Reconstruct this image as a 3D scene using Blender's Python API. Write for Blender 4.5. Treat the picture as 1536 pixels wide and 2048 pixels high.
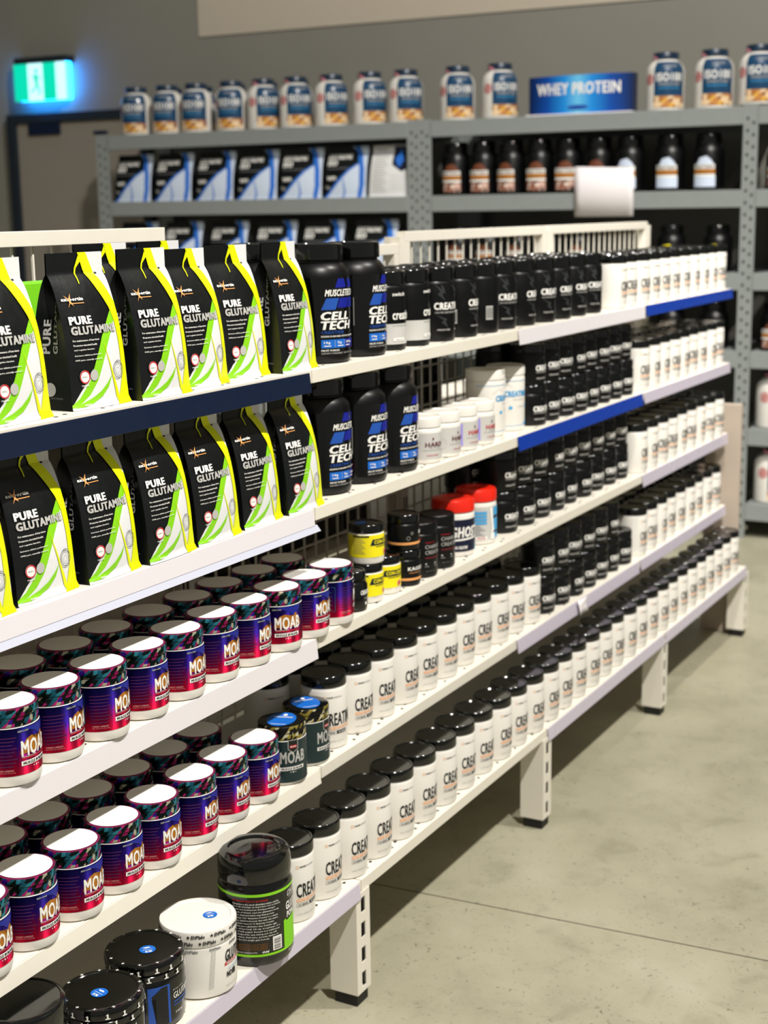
import bpy, bmesh, math, random
from mathutils import Matrix, Vector
random.seed(7)
for _o in list(bpy.data.objects): bpy.data.objects.remove(_o)
SC = bpy.context.scene
COL = SC.collection
PI = math.pi

# ------------------------------------------------------------------ camera
def make_camera():
    yaw, pitch, roll = math.radians(28.625), math.radians(11.61), math.radians(-0.8435)
    fw = Vector((-math.sin(yaw)*math.cos(pitch), math.cos(yaw)*math.cos(pitch), -math.sin(pitch)))
    rt = fw.cross(Vector((0, 0, 1))).normalized(); up = rt.cross(fw)
    r2 = rt*math.cos(roll)+up*math.sin(roll); u2 = -rt*math.sin(roll)+up*math.cos(roll)
    cd = bpy.data.cameras.new('camera'); co = bpy.data.objects.new('camera', cd); COL.objects.link(co)
    m = Matrix((r2, u2, -fw)).transposed().to_4x4(); m.translation = Vector((1.2512, -2.1887, 1.4607))
    co.matrix_world = m
    cd.sensor_fit = 'VERTICAL'; cd.sensor_height = 36; cd.sensor_width = 27
    cd.lens = 2932.6/2048*36
    cd.clip_start = .05; cd.clip_end = 60
    cd.dof.use_dof = True; cd.dof.focus_distance = 2.15; cd.dof.aperture_fstop = 5.2
    SC.camera = co
make_camera()

# ------------------------------------------------------------------ world, lights, exposure
W = bpy.data.worlds.new('world'); SC.world = W; W.use_nodes = True
_bg = W.node_tree.nodes['Background']; _bg.inputs[0].default_value = (1.0, .96, .88, 1); _bg.inputs[1].default_value = .20
def spot(name, loc, target, power, angle, blend=.5, radius=.06, col=(1, .955, .885)):
    l = bpy.data.lights.new(name, 'SPOT'); l.energy = power; l.spot_size = math.radians(angle); l.spot_blend = blend
    l.shadow_soft_size = radius; l.color = col
    o = bpy.data.objects.new(name, l); COL.objects.link(o); o.location = loc
    o.rotation_euler = (Vector(target)-Vector(loc)).to_track_quat('-Z', 'Y').to_euler()
    return o
spot('track_spotlight', (2.4, -1.7, 5.2), (-.1, .2, .7), 1090, 75, .6)
spot('track_spotlight', (2.45, 1.3, 5.2), (-.1, 1.5, .7), 590, 75, .6)
spot('track_spotlight', (1.0, .8, 5.4), (-2.2, 4.4, 1.2), 960, 80, .8, .12)
SC.view_settings.view_transform = 'Standard'; SC.view_settings.look = 'None'
SC.view_settings.exposure = 0.22; SC.view_settings.gamma = 1; SC.view_settings.use_curve_mapping = False

# ------------------------------------------------------------------ materials
def lin(h):
    h = h.lstrip('#'); c = [int(h[i:i+2], 16)/255 for i in (0, 2, 4)]
    return tuple((x/12.92 if x <= .04045 else ((x+.055)/1.055)**2.4) for x in c)+(1,)
MATS = {}
def mat(name, col='#808080', rough=.5, metal=0., coat=0., emit=0., noise=0., nscale=30., bump=0., bscale=200., spec=None):
    if name in MATS: return MATS[name]
    m = bpy.data.materials.new(name); m.use_nodes = True; nt = m.node_tree; b = nt.nodes['Principled BSDF']
    c = lin(col); b.inputs['Base Color'].default_value = c
    b.inputs['Roughness'].default_value = rough; b.inputs['Metallic'].default_value = metal
    b.inputs['Coat Weight'].default_value = coat; b.inputs['Coat Roughness'].default_value = .06
    if spec is not None: b.inputs['Specular IOR Level'].default_value = spec
    if emit:
        b.inputs['Emission Color'].default_value = c; b.inputs['Emission Strength'].default_value = emit
    tc = nt.nodes.new('ShaderNodeTexCoord')
    n = nt.nodes.new('ShaderNodeTexNoise'); n.inputs['Scale'].default_value = nscale; n.inputs['Detail'].default_value = 5
    nt.links.new(tc.outputs['Object'], n.inputs['Vector'])
    r = nt.nodes.new('ShaderNodeMapRange'); r.inputs[1].default_value = .3; r.inputs[2].default_value = .7
    r.inputs[3].default_value = max(0, rough-.04); r.inputs[4].default_value = min(1, rough+.04)
    nt.links.new(n.outputs['Fac'], r.inputs[0]); nt.links.new(r.outputs[0], b.inputs['Roughness'])
    if noise:
        mx = nt.nodes.new('ShaderNodeMix'); mx.data_type = 'RGBA'; mx.blend_type = 'MULTIPLY'; mx.inputs[0].default_value = noise
        mx.inputs[6].default_value = c; nt.links.new(n.outputs['Fac'], mx.inputs[7]); nt.links.new(mx.outputs[2], b.inputs['Base Color'])
    if bump:
        n2 = nt.nodes.new('ShaderNodeTexNoise'); n2.inputs['Scale'].default_value = bscale; n2.inputs['Detail'].default_value = 3
        nt.links.new(tc.outputs['Object'], n2.inputs['Vector'])
        bp = nt.nodes.new('ShaderNodeBump'); bp.inputs['Strength'].default_value = bump; bp.inputs['Distance'].default_value = .002
        nt.links.new(n2.outputs['Fac'], bp.inputs['Height']); nt.links.new(bp.outputs[0], b.inputs['Normal'])
    MATS[name] = m; return m
def ramp(nt, stops, const=False):
    r = nt.nodes.new('ShaderNodeValToRGB'); e = r.color_ramp.elements
    r.color_ramp.interpolation = 'CONSTANT' if const else 'LINEAR'
    e[0].position = stops[0][0]; e[0].color = lin(stops[0][1])
    for p, c in stops[1:-1]:
        x = e.new(p); x.color = lin(c)
    e[-1].position = stops[-1][0]; e[-1].color = lin(stops[-1][1])
    return r
def mat_cells(name, stops, sx, sy, skew, rough, metal, scale=1.0):
    """foil printed with small slanted patches (UV metres)"""
    m = bpy.data.materials.new(name); m.use_nodes = True; nt = m.node_tree; b = nt.nodes['Principled BSDF']
    uv = nt.nodes.new('ShaderNodeUVMap'); sep = nt.nodes.new('ShaderNodeSeparateXYZ'); nt.links.new(uv.outputs[0], sep.inputs[0])
    ma = nt.nodes.new('ShaderNodeMath'); ma.operation = 'MULTIPLY_ADD'; ma.inputs[1].default_value = -skew
    nt.links.new(sep.outputs[1], ma.inputs[0]); nt.links.new(sep.outputs[0], ma.inputs[2])
    cb = nt.nodes.new('ShaderNodeCombineXYZ')
    m1 = nt.nodes.new('ShaderNodeMath'); m1.operation = 'MULTIPLY'; m1.inputs[1].default_value = 1/sx; nt.links.new(ma.outputs[0], m1.inputs[0])
    m2 = nt.nodes.new('ShaderNodeMath'); m2.operation = 'MULTIPLY'; m2.inputs[1].default_value = 1/sy; nt.links.new(sep.outputs[1], m2.inputs[0])
    nt.links.new(m1.outputs[0], cb.inputs[0]); nt.links.new(m2.outputs[0], cb.inputs[1])
    v = nt.nodes.new('ShaderNodeTexVoronoi'); v.inputs['Scale'].default_value = scale; v.inputs['Randomness'].default_value = 1.0
    v.voronoi_dimensions = '2D'; v.distance = 'CHEBYCHEV'
    nt.links.new(cb.outputs[0], v.inputs['Vector'])
    s2 = nt.nodes.new('ShaderNodeSeparateColor'); nt.links.new(v.outputs['Color'], s2.inputs[0])
    r = ramp(nt, stops, True); nt.links.new(s2.outputs[0], r.inputs[0]); nt.links.new(r.outputs[0], b.inputs['Base Color'])
    b.inputs['Roughness'].default_value = rough; b.inputs['Metallic'].default_value = metal
    MATS[name] = m; return m
def mat_foil(name, stops, z0, z1, rough=.47, metal=.9):
    """vertical colour fade of a printed foil label with faint vertical reflection streaks painted into its colour (UV metres)"""
    m = bpy.data.materials.new(name); m.use_nodes = True; nt = m.node_tree; b = nt.nodes['Principled BSDF']
    uv = nt.nodes.new('ShaderNodeUVMap'); sep = nt.nodes.new('ShaderNodeSeparateXYZ'); nt.links.new(uv.outputs[0], sep.inputs[0])
    mr = nt.nodes.new('ShaderNodeMapRange'); mr.inputs[1].default_value = z0; mr.inputs[2].default_value = z1
    nt.links.new(sep.outputs[1], mr.inputs[0])
    cb = nt.nodes.new('ShaderNodeCombineXYZ'); nt.links.new(sep.outputs[0], cb.inputs[0])
    n = nt.nodes.new('ShaderNodeTexNoise'); n.inputs['Scale'].default_value = 160; n.inputs['Detail'].default_value = 2  # streak noise: foil reflections painted into the colour
    nt.links.new(cb.outputs[0], n.inputs['Vector'])
    ad = nt.nodes.new('ShaderNodeMath'); ad.operation = 'MULTIPLY_ADD'; ad.inputs[1].default_value = .55; ad.inputs[2].default_value = -.27
    nt.links.new(n.outputs['Fac'], ad.inputs[0])
    a2 = nt.nodes.new('ShaderNodeMath'); a2.operation = 'ADD'; nt.links.new(mr.outputs[0], a2.inputs[0]); nt.links.new(ad.outputs[0], a2.inputs[1])
    r = ramp(nt, stops); nt.links.new(a2.outputs[0], r.inputs[0]); nt.links.new(r.outputs[0], b.inputs['Base Color'])
    b.inputs['Roughness'].default_value = rough; b.inputs['Metallic'].default_value = metal
    tg = nt.nodes.new('ShaderNodeTangent'); tg.direction_type = 'RADIAL'; tg.axis = 'Z'
    b.inputs['Anisotropic'].default_value = 1.0; nt.links.new(tg.outputs[0], b.inputs['Tangent']); b.inputs['Anisotropic Rotation'].default_value = .31
    MATS[name] = m; return m
def mat_floor():
    m = bpy.data.materials.new('concrete'); m.use_nodes = True; nt = m.node_tree; b = nt.nodes['Principled BSDF']
    tc = nt.nodes.new('ShaderNodeTexCoord')
    n1 = nt.nodes.new('ShaderNodeTexNoise'); n1.inputs['Scale'].default_value = 2.2; n1.inputs['Detail'].default_value = 9; n1.inputs['Roughness'].default_value = .62
    n2 = nt.nodes.new('ShaderNodeTexNoise'); n2.inputs['Scale'].default_value = 9; n2.inputs['Detail'].default_value = 8; n2.inputs['Distortion'].default_value = 1.2
    n3 = nt.nodes.new('ShaderNodeTexNoise'); n3.inputs['Scale'].default_value = 34; n3.inputs['Detail'].default_value = 7; n3.inputs['Distortion'].default_value = 4.0
    for n in (n1, n2, n3): nt.links.new(tc.outputs['Object'], n.inputs['Vector'])
    r1 = ramp(nt, [(.3, '#928e7a'), (.5, '#a4a08a'), (.72, '#b2ae9b')]); nt.links.new(n1.outputs['Fac'], r1.inputs[0])
    r2 = ramp(nt, [(.30, '#7d7860'), (.44, '#ffffff'), (1, '#ffffff')]); nt.links.new(n2.outputs['Fac'], r2.inputs[0])
    r3 = ramp(nt, [(.30, '#4a4434'), (.38, '#ffffff'), (1, '#ffffff')]); nt.links.new(n3.outputs['Fac'], r3.inputs[0])
    mx = nt.nodes.new('ShaderNodeMix'); mx.data_type = 'RGBA'; mx.blend_type = 'MULTIPLY'; mx.inputs[0].default_value = .16
    nt.links.new(r1.outputs[0], mx.inputs[6]); nt.links.new(r2.outputs[0], mx.inputs[7])
    my = nt.nodes.new('ShaderNodeMix'); my.data_type = 'RGBA'; my.blend_type = 'MULTIPLY'; my.inputs[0].default_value = .55
    nt.links.new(mx.outputs[2], my.inputs[6]); nt.links.new(r3.outputs[0], my.inputs[7])
    nt.links.new(my.outputs[2], b.inputs['Base Color'])
    b.inputs['Roughness'].default_value = .42
    bp = nt.nodes.new('ShaderNodeBump'); bp.inputs['Strength'].default_value = .12; bp.inputs['Distance'].default_value = .003
    nt.links.new(n2.outputs['Fac'], bp.inputs['Height']); nt.links.new(bp.outputs[0], b.inputs['Normal'])
    MATS['concrete'] = m; return m

mat('white_steel', '#e6e1d4', .45, noise=.05)
mat('white_rail', '#dcd8dc', .3)
mat('lilac_rail', '#c3bccb', .3)
mat('navy_rail', '#0e1a33', .3)
mat('blue_rail', '#07379e', .3)
mat('clear_lip', '#b9bccb', .12)
mat('dark_hole', '#0b0b0a', .8)
mat('black_foot', '#090908', .6)
mat('rack_grey', '#8b9190', .5, noise=.1)
mat('wall_grey', '#87857c', .85, noise=.12, nscale=3)
mat('bulkhead', '#bdb3a2', .9)
mat('door_grey', '#8d867b', .7)
mat('frame_dark', '#14202a', .6)
mat('plastic_white', '#e4e1da', .38, coat=.15)
mat('matte_white', '#e2dfd8', .55)
mat('white_print', '#f0efea', .5)
mat('grey_print', '#b7b6b2', .5)
mat('midgrey_print', '#76777a', .5)
mat('darkgrey_print', '#2b2d30', .5)
mat('black_print', '#0a0a0b', .5)
mat('orange_print', '#eaa25e', .5)
mat('gold_print', '#a8690f', .45)
mat('red_print', '#c0202a', .5)
mat('plum_print', '#4c1450', .5)
mat('darkred_print', '#5d1420', .5)
mat('blue_print', '#1a4ea8', .5)
mat('deepblue_print', '#0a1a8c', .45)
mat('sky_print', '#3fa0d8', .5)
mat('lilac_print', '#9a8ee0', .5)
mat('teal_print', '#1c5a78', .5)
mat('green_print', '#7fd00f', .45)
mat('lime_stripe', '#86d01c', .35)
mat('yellow_stripe', '#e6ee0c', .35)
mat('yellow_print', '#f2e313', .45)
mat('black_gloss', '#030404', .16, coat=.3)
mat('black_satin', '#040506', .36, spec=.35)
mat('black_lid', '#030504', .12, coat=.4)
mat('black_pouch', '#080c0d', .36, bump=.35, bscale=45)
mat('white_pouch', '#e2e3e4', .36, bump=.35, bscale=45)
mat('sticker_blue', '#1668c8', .35)
mat('red_lid', '#e0220e', .3, coat=.3)
mat('ghost_navy', '#0a1230', .35)
mat('grey_label', '#c4c3bf', .45)
mat('deep_green', '#07262a', .28)
mat('iso_blue', '#123f62', .3, coat=.2)
mat('iso_lid', '#0e2438', .3, coat=.2)
mat('tan_print', '#c98d48', .5)
mat('brown_print', '#6b3a22', .5)
mat('pink_print', '#d68b8b', .5)
mat('beige_panel', '#b4a698', .8)  # even beige of the end panel
mat('paper', '#ece7ea', .7)
mat('whey_blue', '#0d3f8c', .3)
mat('whey_light', '#2f9be0', .3)
mat('exit_green', '#00b090', .4, emit=1.2)
mat('exit_white', '#b8f0f8', .4, emit=1.0)
mat('exit_glow', '#1a90ff', .4, emit=15.0)
mat('pouch_blue', '#2a6fd0', .4)
mat('pouch_pale', '#cfdcf0', .45)
mat('box_green', '#7ad21e', .5)
mat_cells('holo_band', [(0, '#07130f'), (.27, '#15586a'), (.40, '#98145a'), (.52, '#0c2a24'), (.64, '#2f8496'), (.72, '#b3b196'), (.81, '#38148a'), (.89, '#0b1a22'), (.95, '#c02a78'), (1, '#d02a80')], .0066, .0088, .75, .18, .5)
mat_cells('camo_band', [(0, '#0b0b08'), (.34, '#8e8034'), (.62, '#c3bd9a'), (.8, '#1a1810'), (1, '#6d6128')], .0068, .0075, .8, .3, .35)
mat_foil('purple_foil', [(0, '#c80e36'), (.3, '#840b44'), (.6, '#2e117e'), (1, '#0a1254')], .018, .084)
mat('magenta_foil', '#a02a68', .22, metal=.6)
mat_floor()

# ------------------------------------------------------------------ mesh helpers
def mesh_from(name, v, f, mats, fm=None, smooth=None, uvs=None):
    me = bpy.data.meshes.new(name); me.from_pydata(v, [], f)
    for m in mats: me.materials.append(MATS[m])
    if fm: me.polygons.foreach_set('material_index', fm)
    if uvs:
        ul = me.uv_layers.new(name='UVMap')
        for p in me.polygons:
            for k, li in enumerate(p.loop_indices): ul.data[li].uv = uvs[p.index][k]
    me.update()
    if smooth is not None:
        me.polygons.foreach_set('use_smooth', [True]*len(me.polygons)); me.set_sharp_from_angle(angle=math.radians(smooth))
    return me
def lathe(name, prof, material, seg=48, smooth=35, lobes=0, lobe_amp=0, closed_bottom=True):
    """prof: list of (r,z) from bottom to top; material may be a list of one name per profile step"""
    v = []; f = []; uv = []; fm = []
    mats = [material] if isinstance(material, str) else sorted(set(material), key=material.index)
    n = len(prof)
    for (r, z) in prof:
        for k in range(seg):
            a = 2*PI*k/seg; rr = r*(1+lobe_amp*(1 if (k % 2) else 0)) if lobes and r > .02 else r
            v.append((rr*math.cos(a), rr*math.sin(a), z))
    rm = max(r for r, z in prof)
    for i in range(n-1):
        for k in range(seg):
            k2 = (k+1) % seg
            f.append((i*seg+k, i*seg+k2, (i+1)*seg+k2, (i+1)*seg+k))
            u0, u1 = 2*PI*rm*k/seg, 2*PI*rm*(k+1)/seg
            s0 = prof[i][1]; s1 = prof[i+1][1]
            if abs(s1-s0) < 1e-5: s1 = s0+abs(prof[i+1][0]-prof[i][0])
            uv.append(((u0, s0), (u1, s0), (u1, s1), (u0, s1)))
            fm.append(0 if isinstance(material, str) else mats.index(material[i]))
    if closed_bottom and prof[0][0] > 1e-4:
        f.append(tuple(range(seg-1, -1, -1))); uv.append([(0, 0)]*seg); fm.append(0 if isinstance(material, str) else mats.index(material[0]))
    if prof[-1][0] > 1e-4:
        f.append(tuple((n-1)*seg+k for k in range(seg))); uv.append([(0, prof[-1][1])]*seg); fm.append(0 if isinstance(material, str) else mats.index(material[-1]))
    return mesh_from(name, v, f, mats, fm, smooth, uv)
class MB:
    def __init__(s): s.v = []; s.f = []; s.m = []
    def box(s, x0, x1, y0, y1, z0, z1, m=0):
        b = len(s.v)
        s.v += [(x0, y0, z0), (x1, y0, z0), (x1, y1, z0), (x0, y1, z0), (x0, y0, z1), (x1, y0, z1), (x1, y1, z1), (x0, y1, z1)]
        for q in ((3, 2, 1, 0), (4, 5, 6, 7), (0, 1, 5, 4), (1, 2, 6, 5), (2, 3, 7, 6), (3, 0, 4, 7)):
            s.f.append(tuple(b+i for i in q)); s.m.append(m)
    def prism(s, pts, y0, y1, m=0):
        """polygon in x,z extruded along y"""
        b = len(s.v); n = len(pts)
        s.v += [(x, y0, z) for x, z in pts]+[(x, y1, z) for x, z in pts]
        s.f.append(tuple(b+i for i in range(n))); s.m.append(m)
        s.f.append(tuple(b+n+i for i in range(n-1, -1, -1))); s.m.append(m)
        for i in range(n):
            j = (i+1) % n; s.f.append((b+i, b+n+i, b+n+j, b+j)); s.m.append(m)
    def disc(s, cx, cy, z, rx, ry, m=0, axis='z', n=10):
        b = len(s.v)
        for k in range(n):
            a = 2*PI*k/n; p, q = rx*math.cos(a), ry*math.sin(a)
            s.v.append((cx+p, cy+q, z) if axis == 'z' else (cx+p, z, cy+q) if axis == 'y' else (z, cx+p, cy+q))
        s.f.append(tuple(b+i for i in range(n))); s.m.append(m)
    def mesh(s, name, mats, bevel=0., smooth=None):
        me = mesh_from(name, s.v, s.f, mats, s.m)
        bm = bmesh.new(); bm.from_mesh(me)
        bmesh.ops.recalc_face_normals(bm, faces=bm.faces)
        if bevel: bmesh.ops.bevel(bm, geom=list(bm.edges), offset=bevel, segments=2, affect='EDGES', profile=.5, clamp_overlap=True)
        bm.to_mesh(me); bm.free(); return me

# ---- flat print laid onto curved surfaces
TXT = {}
def text2d(body, bold=0., shear=0., res=2):
    key = (body, bold, shear, res)
    if key in TXT: return TXT[key]
    c = bpy.data.curves.new('t', 'FONT'); c.body = body; c.shear = shear; c.resolution_u = res; c.size = 1
    c.space_character = 1+bold*2.2
    o = bpy.data.objects.new('t', c); me = bpy.data.meshes.new_from_object(o)
    vs = [(p.co.x, p.co.y) for p in me.vertices]; fs = [tuple(p.vertices) for p in me.polygons]
    bpy.data.objects.remove(o); bpy.data.curves.remove(c); bpy.data.meshes.remove(me)
    if bold:      # heavier strokes: the same glyphs stamped again a little off
        b0, f0 = vs, fs; vs = []; fs = []
        for dx, dy in ((-bold, -bold*.5), (bold, -bold*.5), (-bold, bold*.5), (bold, bold*.5)) + (((0, 0),) if bold > .03 else ()):
            k = len(vs); vs += [(x+dx, y+dy, len(vs)//len(b0)) for x, y in b0]; fs += [tuple(k+i for i in q) for q in f0]
    x0 = min(v[0] for v in vs); x1 = max(v[0] for v in vs); y0 = min(v[1] for v in vs); y1 = max(v[1] for v in vs)
    vs = [((v[0]-x0)/(x1-x0), (v[1]-y0)/(y1-y0), v[2] if len(v) > 2 else 0) for v in vs]
    TXT[key] = (vs, fs); return TXT[key]
class Print:
    def __init__(s): s.items = []
    def poly(s, pts, m, L=0): s.items.append((list(pts), [tuple(range(len(pts)))], m, L)); return s
    def rect(s, s0, t0, s1, t1, m, L=0): return s.poly([(s0, t0), (s1, t0), (s1, t1), (s0, t1)], m, L)
    def circ(s, cx, cy, r, m, L=0, n=24, ry=None):
        ry = ry or r; return s.poly([(cx+r*math.cos(2*PI*k/n), cy+ry*math.sin(2*PI*k/n)) for k in range(n)], m, L)
    def ring(s, cx, cy, r, w, m, L=0, n=28, ry=None):
        ry = ry or r; k2 = (r-w)/r
        v = [(cx+r*math.cos(2*PI*k/n), cy+ry*math.sin(2*PI*k/n)) for k in range(n)]
        v += [(cx+r*k2*math.cos(2*PI*k/n), cy+ry*k2*math.sin(2*PI*k/n)) for k in range(n)]
        s.items.append((v, [(k, (k+1) % n, n+(k+1) % n, n+k) for k in range(n)], m, L)); return s
    def text(s, body, s0, t0, s1, t1, m, L=2, bold=.0, shear=0., res=2, rot=0):
        vs, fs = text2d(body, bold, shear, res)
        if rot == 0: v = [(s0+x*(s1-s0), t0+y*(t1-t0), k) for x, y, k in vs]
        else: v = [(s0+(1-y)*(s1-s0), t0+x*(t1-t0), k) for x, y, k in vs]   # reading upwards
        s.items.append((v, fs, m, L)); return s
    def build(s, name, mapf, ss=.004, ts=None):
        mats = []; V = []; F = []; FM = []
        for v, fs, m, L in s.items:
            if m not in mats: mats.append(m)
            bm = bmesh.new(); bv = [bm.verts.new((p[0], p[1], p[2]*1e-4 if len(p) > 2 else 0)) for p in v]
            for q in fs:
                try: bm.faces.new([bv[i] for i in q])
                except ValueError: pass
            if any(len(q) > 4 for q in fs): bmesh.ops.triangulate(bm, faces=bm.faces)
            xs = [p[0] for p in v]; ys = [p[1] for p in v]
            for lo, hi, st, no in ((min(xs), max(xs), ss, (1, 0, 0)), (min(ys), max(ys), ts, (0, 1, 0))):
                if not st: continue
                k = math.floor(lo/st)+1
                while k*st < hi:
                    bmesh.ops.bisect_plane(bm, geom=bm.verts[:]+bm.edges[:]+bm.faces[:], plane_co=(k*st, 0, 0) if no[0] else (0, k*st, 0), plane_no=no)
                    k += 1
            bm.verts.index_update(); b = len(V)
            for p in bm.verts: V.append(mapf(p.co.x, p.co.y, .0003+.00025*L+p.co.z*.4))
            for q in bm.faces:
                q.normal_update(); ids = [b+p.index for p in q.verts]
                if q.normal.z < 0: ids.reverse()
                F.append(tuple(ids)); FM.append(mats.index(m))
            bm.free()
        return mesh_from(name, V, F, mats, FM)
def wrap(R):
    return lambda s, t, o: ((R+o)*math.cos(s/R), (R+o)*math.sin(s/R), t)
def flat_top(z, rot=0.):
    c, sn = math.cos(rot), math.sin(rot)
    return lambda s, t, o: (s*c-t*sn, s*sn+t*c, z+o)
def wrap_mesh(name, R, z0, z1, material, s0=-PI, s1=PI, seg=48):
    """a label sheet around a tub, radius R"""
    v = []; f = []; uv = []
    for k in range(seg+1):
        a = s0+(s1-s0)*k/seg
        v += [(R*math.cos(a), R*math.sin(a), z0), (R*math.cos(a), R*math.sin(a), z1)]
    for k in range(seg):
        f.append((2*k, 2*k+2, 2*k+3, 2*k+1)); u0, u1 = R*(s0+(s1-s0)*k/seg), R*(s0+(s1-s0)*(k+1)/seg)
        uv.append(((u0, z0), (u1, z0), (u1, z1), (u0, z1)))
    return mesh_from(name, v, f, [material], None, 60, uv)

# ---- objects
def obj(name, me, parent=None, loc=None):
    o = bpy.data.objects.new(name, me); COL.objects.link(o)
    if parent: o.parent = parent
    if loc: o.location = loc
    return o
def tag(o, label, cat, group=None):
    o['label'] = label; o['category'] = cat
    if group: o['group'] = group
    return o
def struct(o): o['kind'] = 'structure'; return o
def thing(name, label, cat, loc, rz=0., group=None, scale=None, lean=0.):
    e = bpy.data.objects.new(name, None); COL.objects.link(e); e.empty_display_size = .02
    e.location = loc; e.rotation_euler = (0, lean, rz)
    if scale: e.scale = scale
    return tag(e, label, cat, group)
KIND = {}
def place(kind, label, cat, loc, rz=0., group=None, scale=None, lean=0., skip=()):
    name, parts = KIND[kind]
    t = thing(name, label, cat, loc, rz, group, scale, lean); made = {}
    for pn, me, par in parts:
        if pn in skip: continue
        o = obj(pn, me, made[par] if par else t); made.setdefault(pn, o)
    return t
ORD = ['first', 'second', 'third', 'fourth', 'fifth', 'sixth', 'seventh', 'eighth', 'ninth', 'tenth', 'eleventh', 'twelfth', 'thirteenth', 'fourteenth', 'fifteenth', 'sixteenth', 'seventeenth', 'eighteenth', 'nineteenth', 'twentieth', 'twenty-first', 'twenty-second', 'twenty-third', 'twenty-fourth', 'twenty-fifth', 'twenty-sixth', 'twenty-seventh', 'twenty-eighth', 'twenty-ninth', 'thirtieth']
# ------------------------------------------------------------------ the room
def build_room():
    # floor slab with one saw-cut joint running across it
    x0, x1, ya, yb = -7.0, 4.5, -4.5, 5.0
    jy = lambda x: .4455+.0618*(x+.204)
    g = .0016; d = .006
    v = [(x0, ya, 0), (x1, ya, 0), (x1, jy(x1)-g, 0), (x0, jy(x0)-g, 0), (x1, jy(x1)-g, -d), (x0, jy(x0)-g, -d),
         (x1, jy(x1)+g, -d), (x0, jy(x0)+g, -d), (x1, jy(x1)+g, 0), (x0, jy(x0)+g, 0), (x1, yb, 0), (x0, yb, 0)]
    f = [(0, 1, 2, 3), (3, 2, 4, 5), (5, 4, 6, 7), (7, 6, 8, 9), (9, 8, 10, 11)]
    struct(obj('floor', mesh_from('floor', v, f, ['concrete', 'dark_hole'], [0, 1, 1, 1, 0])))
    m = MB(); m.box(-7, 4.5, 4.85, 5.0, 0, 5.8); struct(obj('wall_back', m.mesh('wall_back', ['wall_grey'])))
    m = MB(); m.box(-7.15, -7, -4.5, 5, 0, 5.8); struct(obj('wall_left', m.mesh('wall_left', ['wall_grey'])))
    m = MB(); m.box(-3.72, 4.5, 4.842, 4.849, 2.425, 5.8); struct(obj('trim_1', m.mesh('trim_1', ['bulkhead'])))
    # door with its dark frame and plate
    door = bpy.data.objects.new('door_1', None); COL.objects.link(door); door.location = (-4.6, 4.85, 0); struct(door)
    def part(n, bx, mt, bev=.003):
        m = MB(); m.box(*[b-o for b, o in zip(bx, (-4.6, -4.6, 4.85, 4.85, 0, 0))]); return obj(n, m.mesh(n, [mt], bev), door)
    part('door_leaf', (-5.07, -4.13, 4.82, 4.848, .005, 2.008), 'door_grey')
    part('door_frame', (-5.135, -5.07, 4.80, 4.849, 0, 2.06), 'frame_dark')
    part('door_frame', (-4.13, -4.07, 4.80, 4.849, 0, 2.06), 'frame_dark')
    part('door_header', (-5.07, -4.13, 4.80, 4.849, 2.008, 2.06), 'frame_dark')
    part('door_plate', (-4.97, -4.725, 4.805, 4.819, 1.935, 2.012), 'navy_rail')
    # exit sign
    e = thing('exit_sign', 'green and white lit exit sign glowing blue on the wall above the door', 'exit sign', (-4.815, 4.76, 2.13))
    m = MB(); m.box(-.195, .195, .0, .089, .212, .25); obj('housing', m.mesh('housing', ['frame_dark'], .004), e)
    m = MB(); m.box(-.190, .190, .030, .060, .003, .212); obj('light_panel', m.mesh('light_panel', ['exit_glow']), e)
    m = MB(); m.box(-.195, -.088, -.004, .003, 0, .212, 0); m.box(-.088, .028, -.004, .003, 0, .212, 1)
    m.box(.028, .125, -.004, .003, 0, .212, 0); m.box(.125, .195, -.004, .003, 0, .212, 1)
    fc = obj('face', m.mesh('face', ['exit_green', 'exit_white']), e)
    p = Print()
    p.circ(-.022, .168, .013, 'exit_green'); p.poly([(-.05, .145), (-.018, .152), (-.008, .10), (-.03, .09)], 'exit_green')
    p.poly([(-.03, .095), (-.012, .098), (.006, .055), (-.006, .03), (-.016, .034), (-.008, .056)], 'exit_green')
    p.poly([(-.03, .095), (-.018, .09), (-.045, .052), (-.07, .05), (-.068, .06), (-.05, .063)], 'exit_green')
    p.poly([(-.022, .148), (.012, .128), (.008, .120), (-.022, .136)], 'exit_green')
    obj('running_figure', p.build('running_figure', lambda s, t, o: (s, -.004-o, t), None), fc)
build_room()

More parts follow.
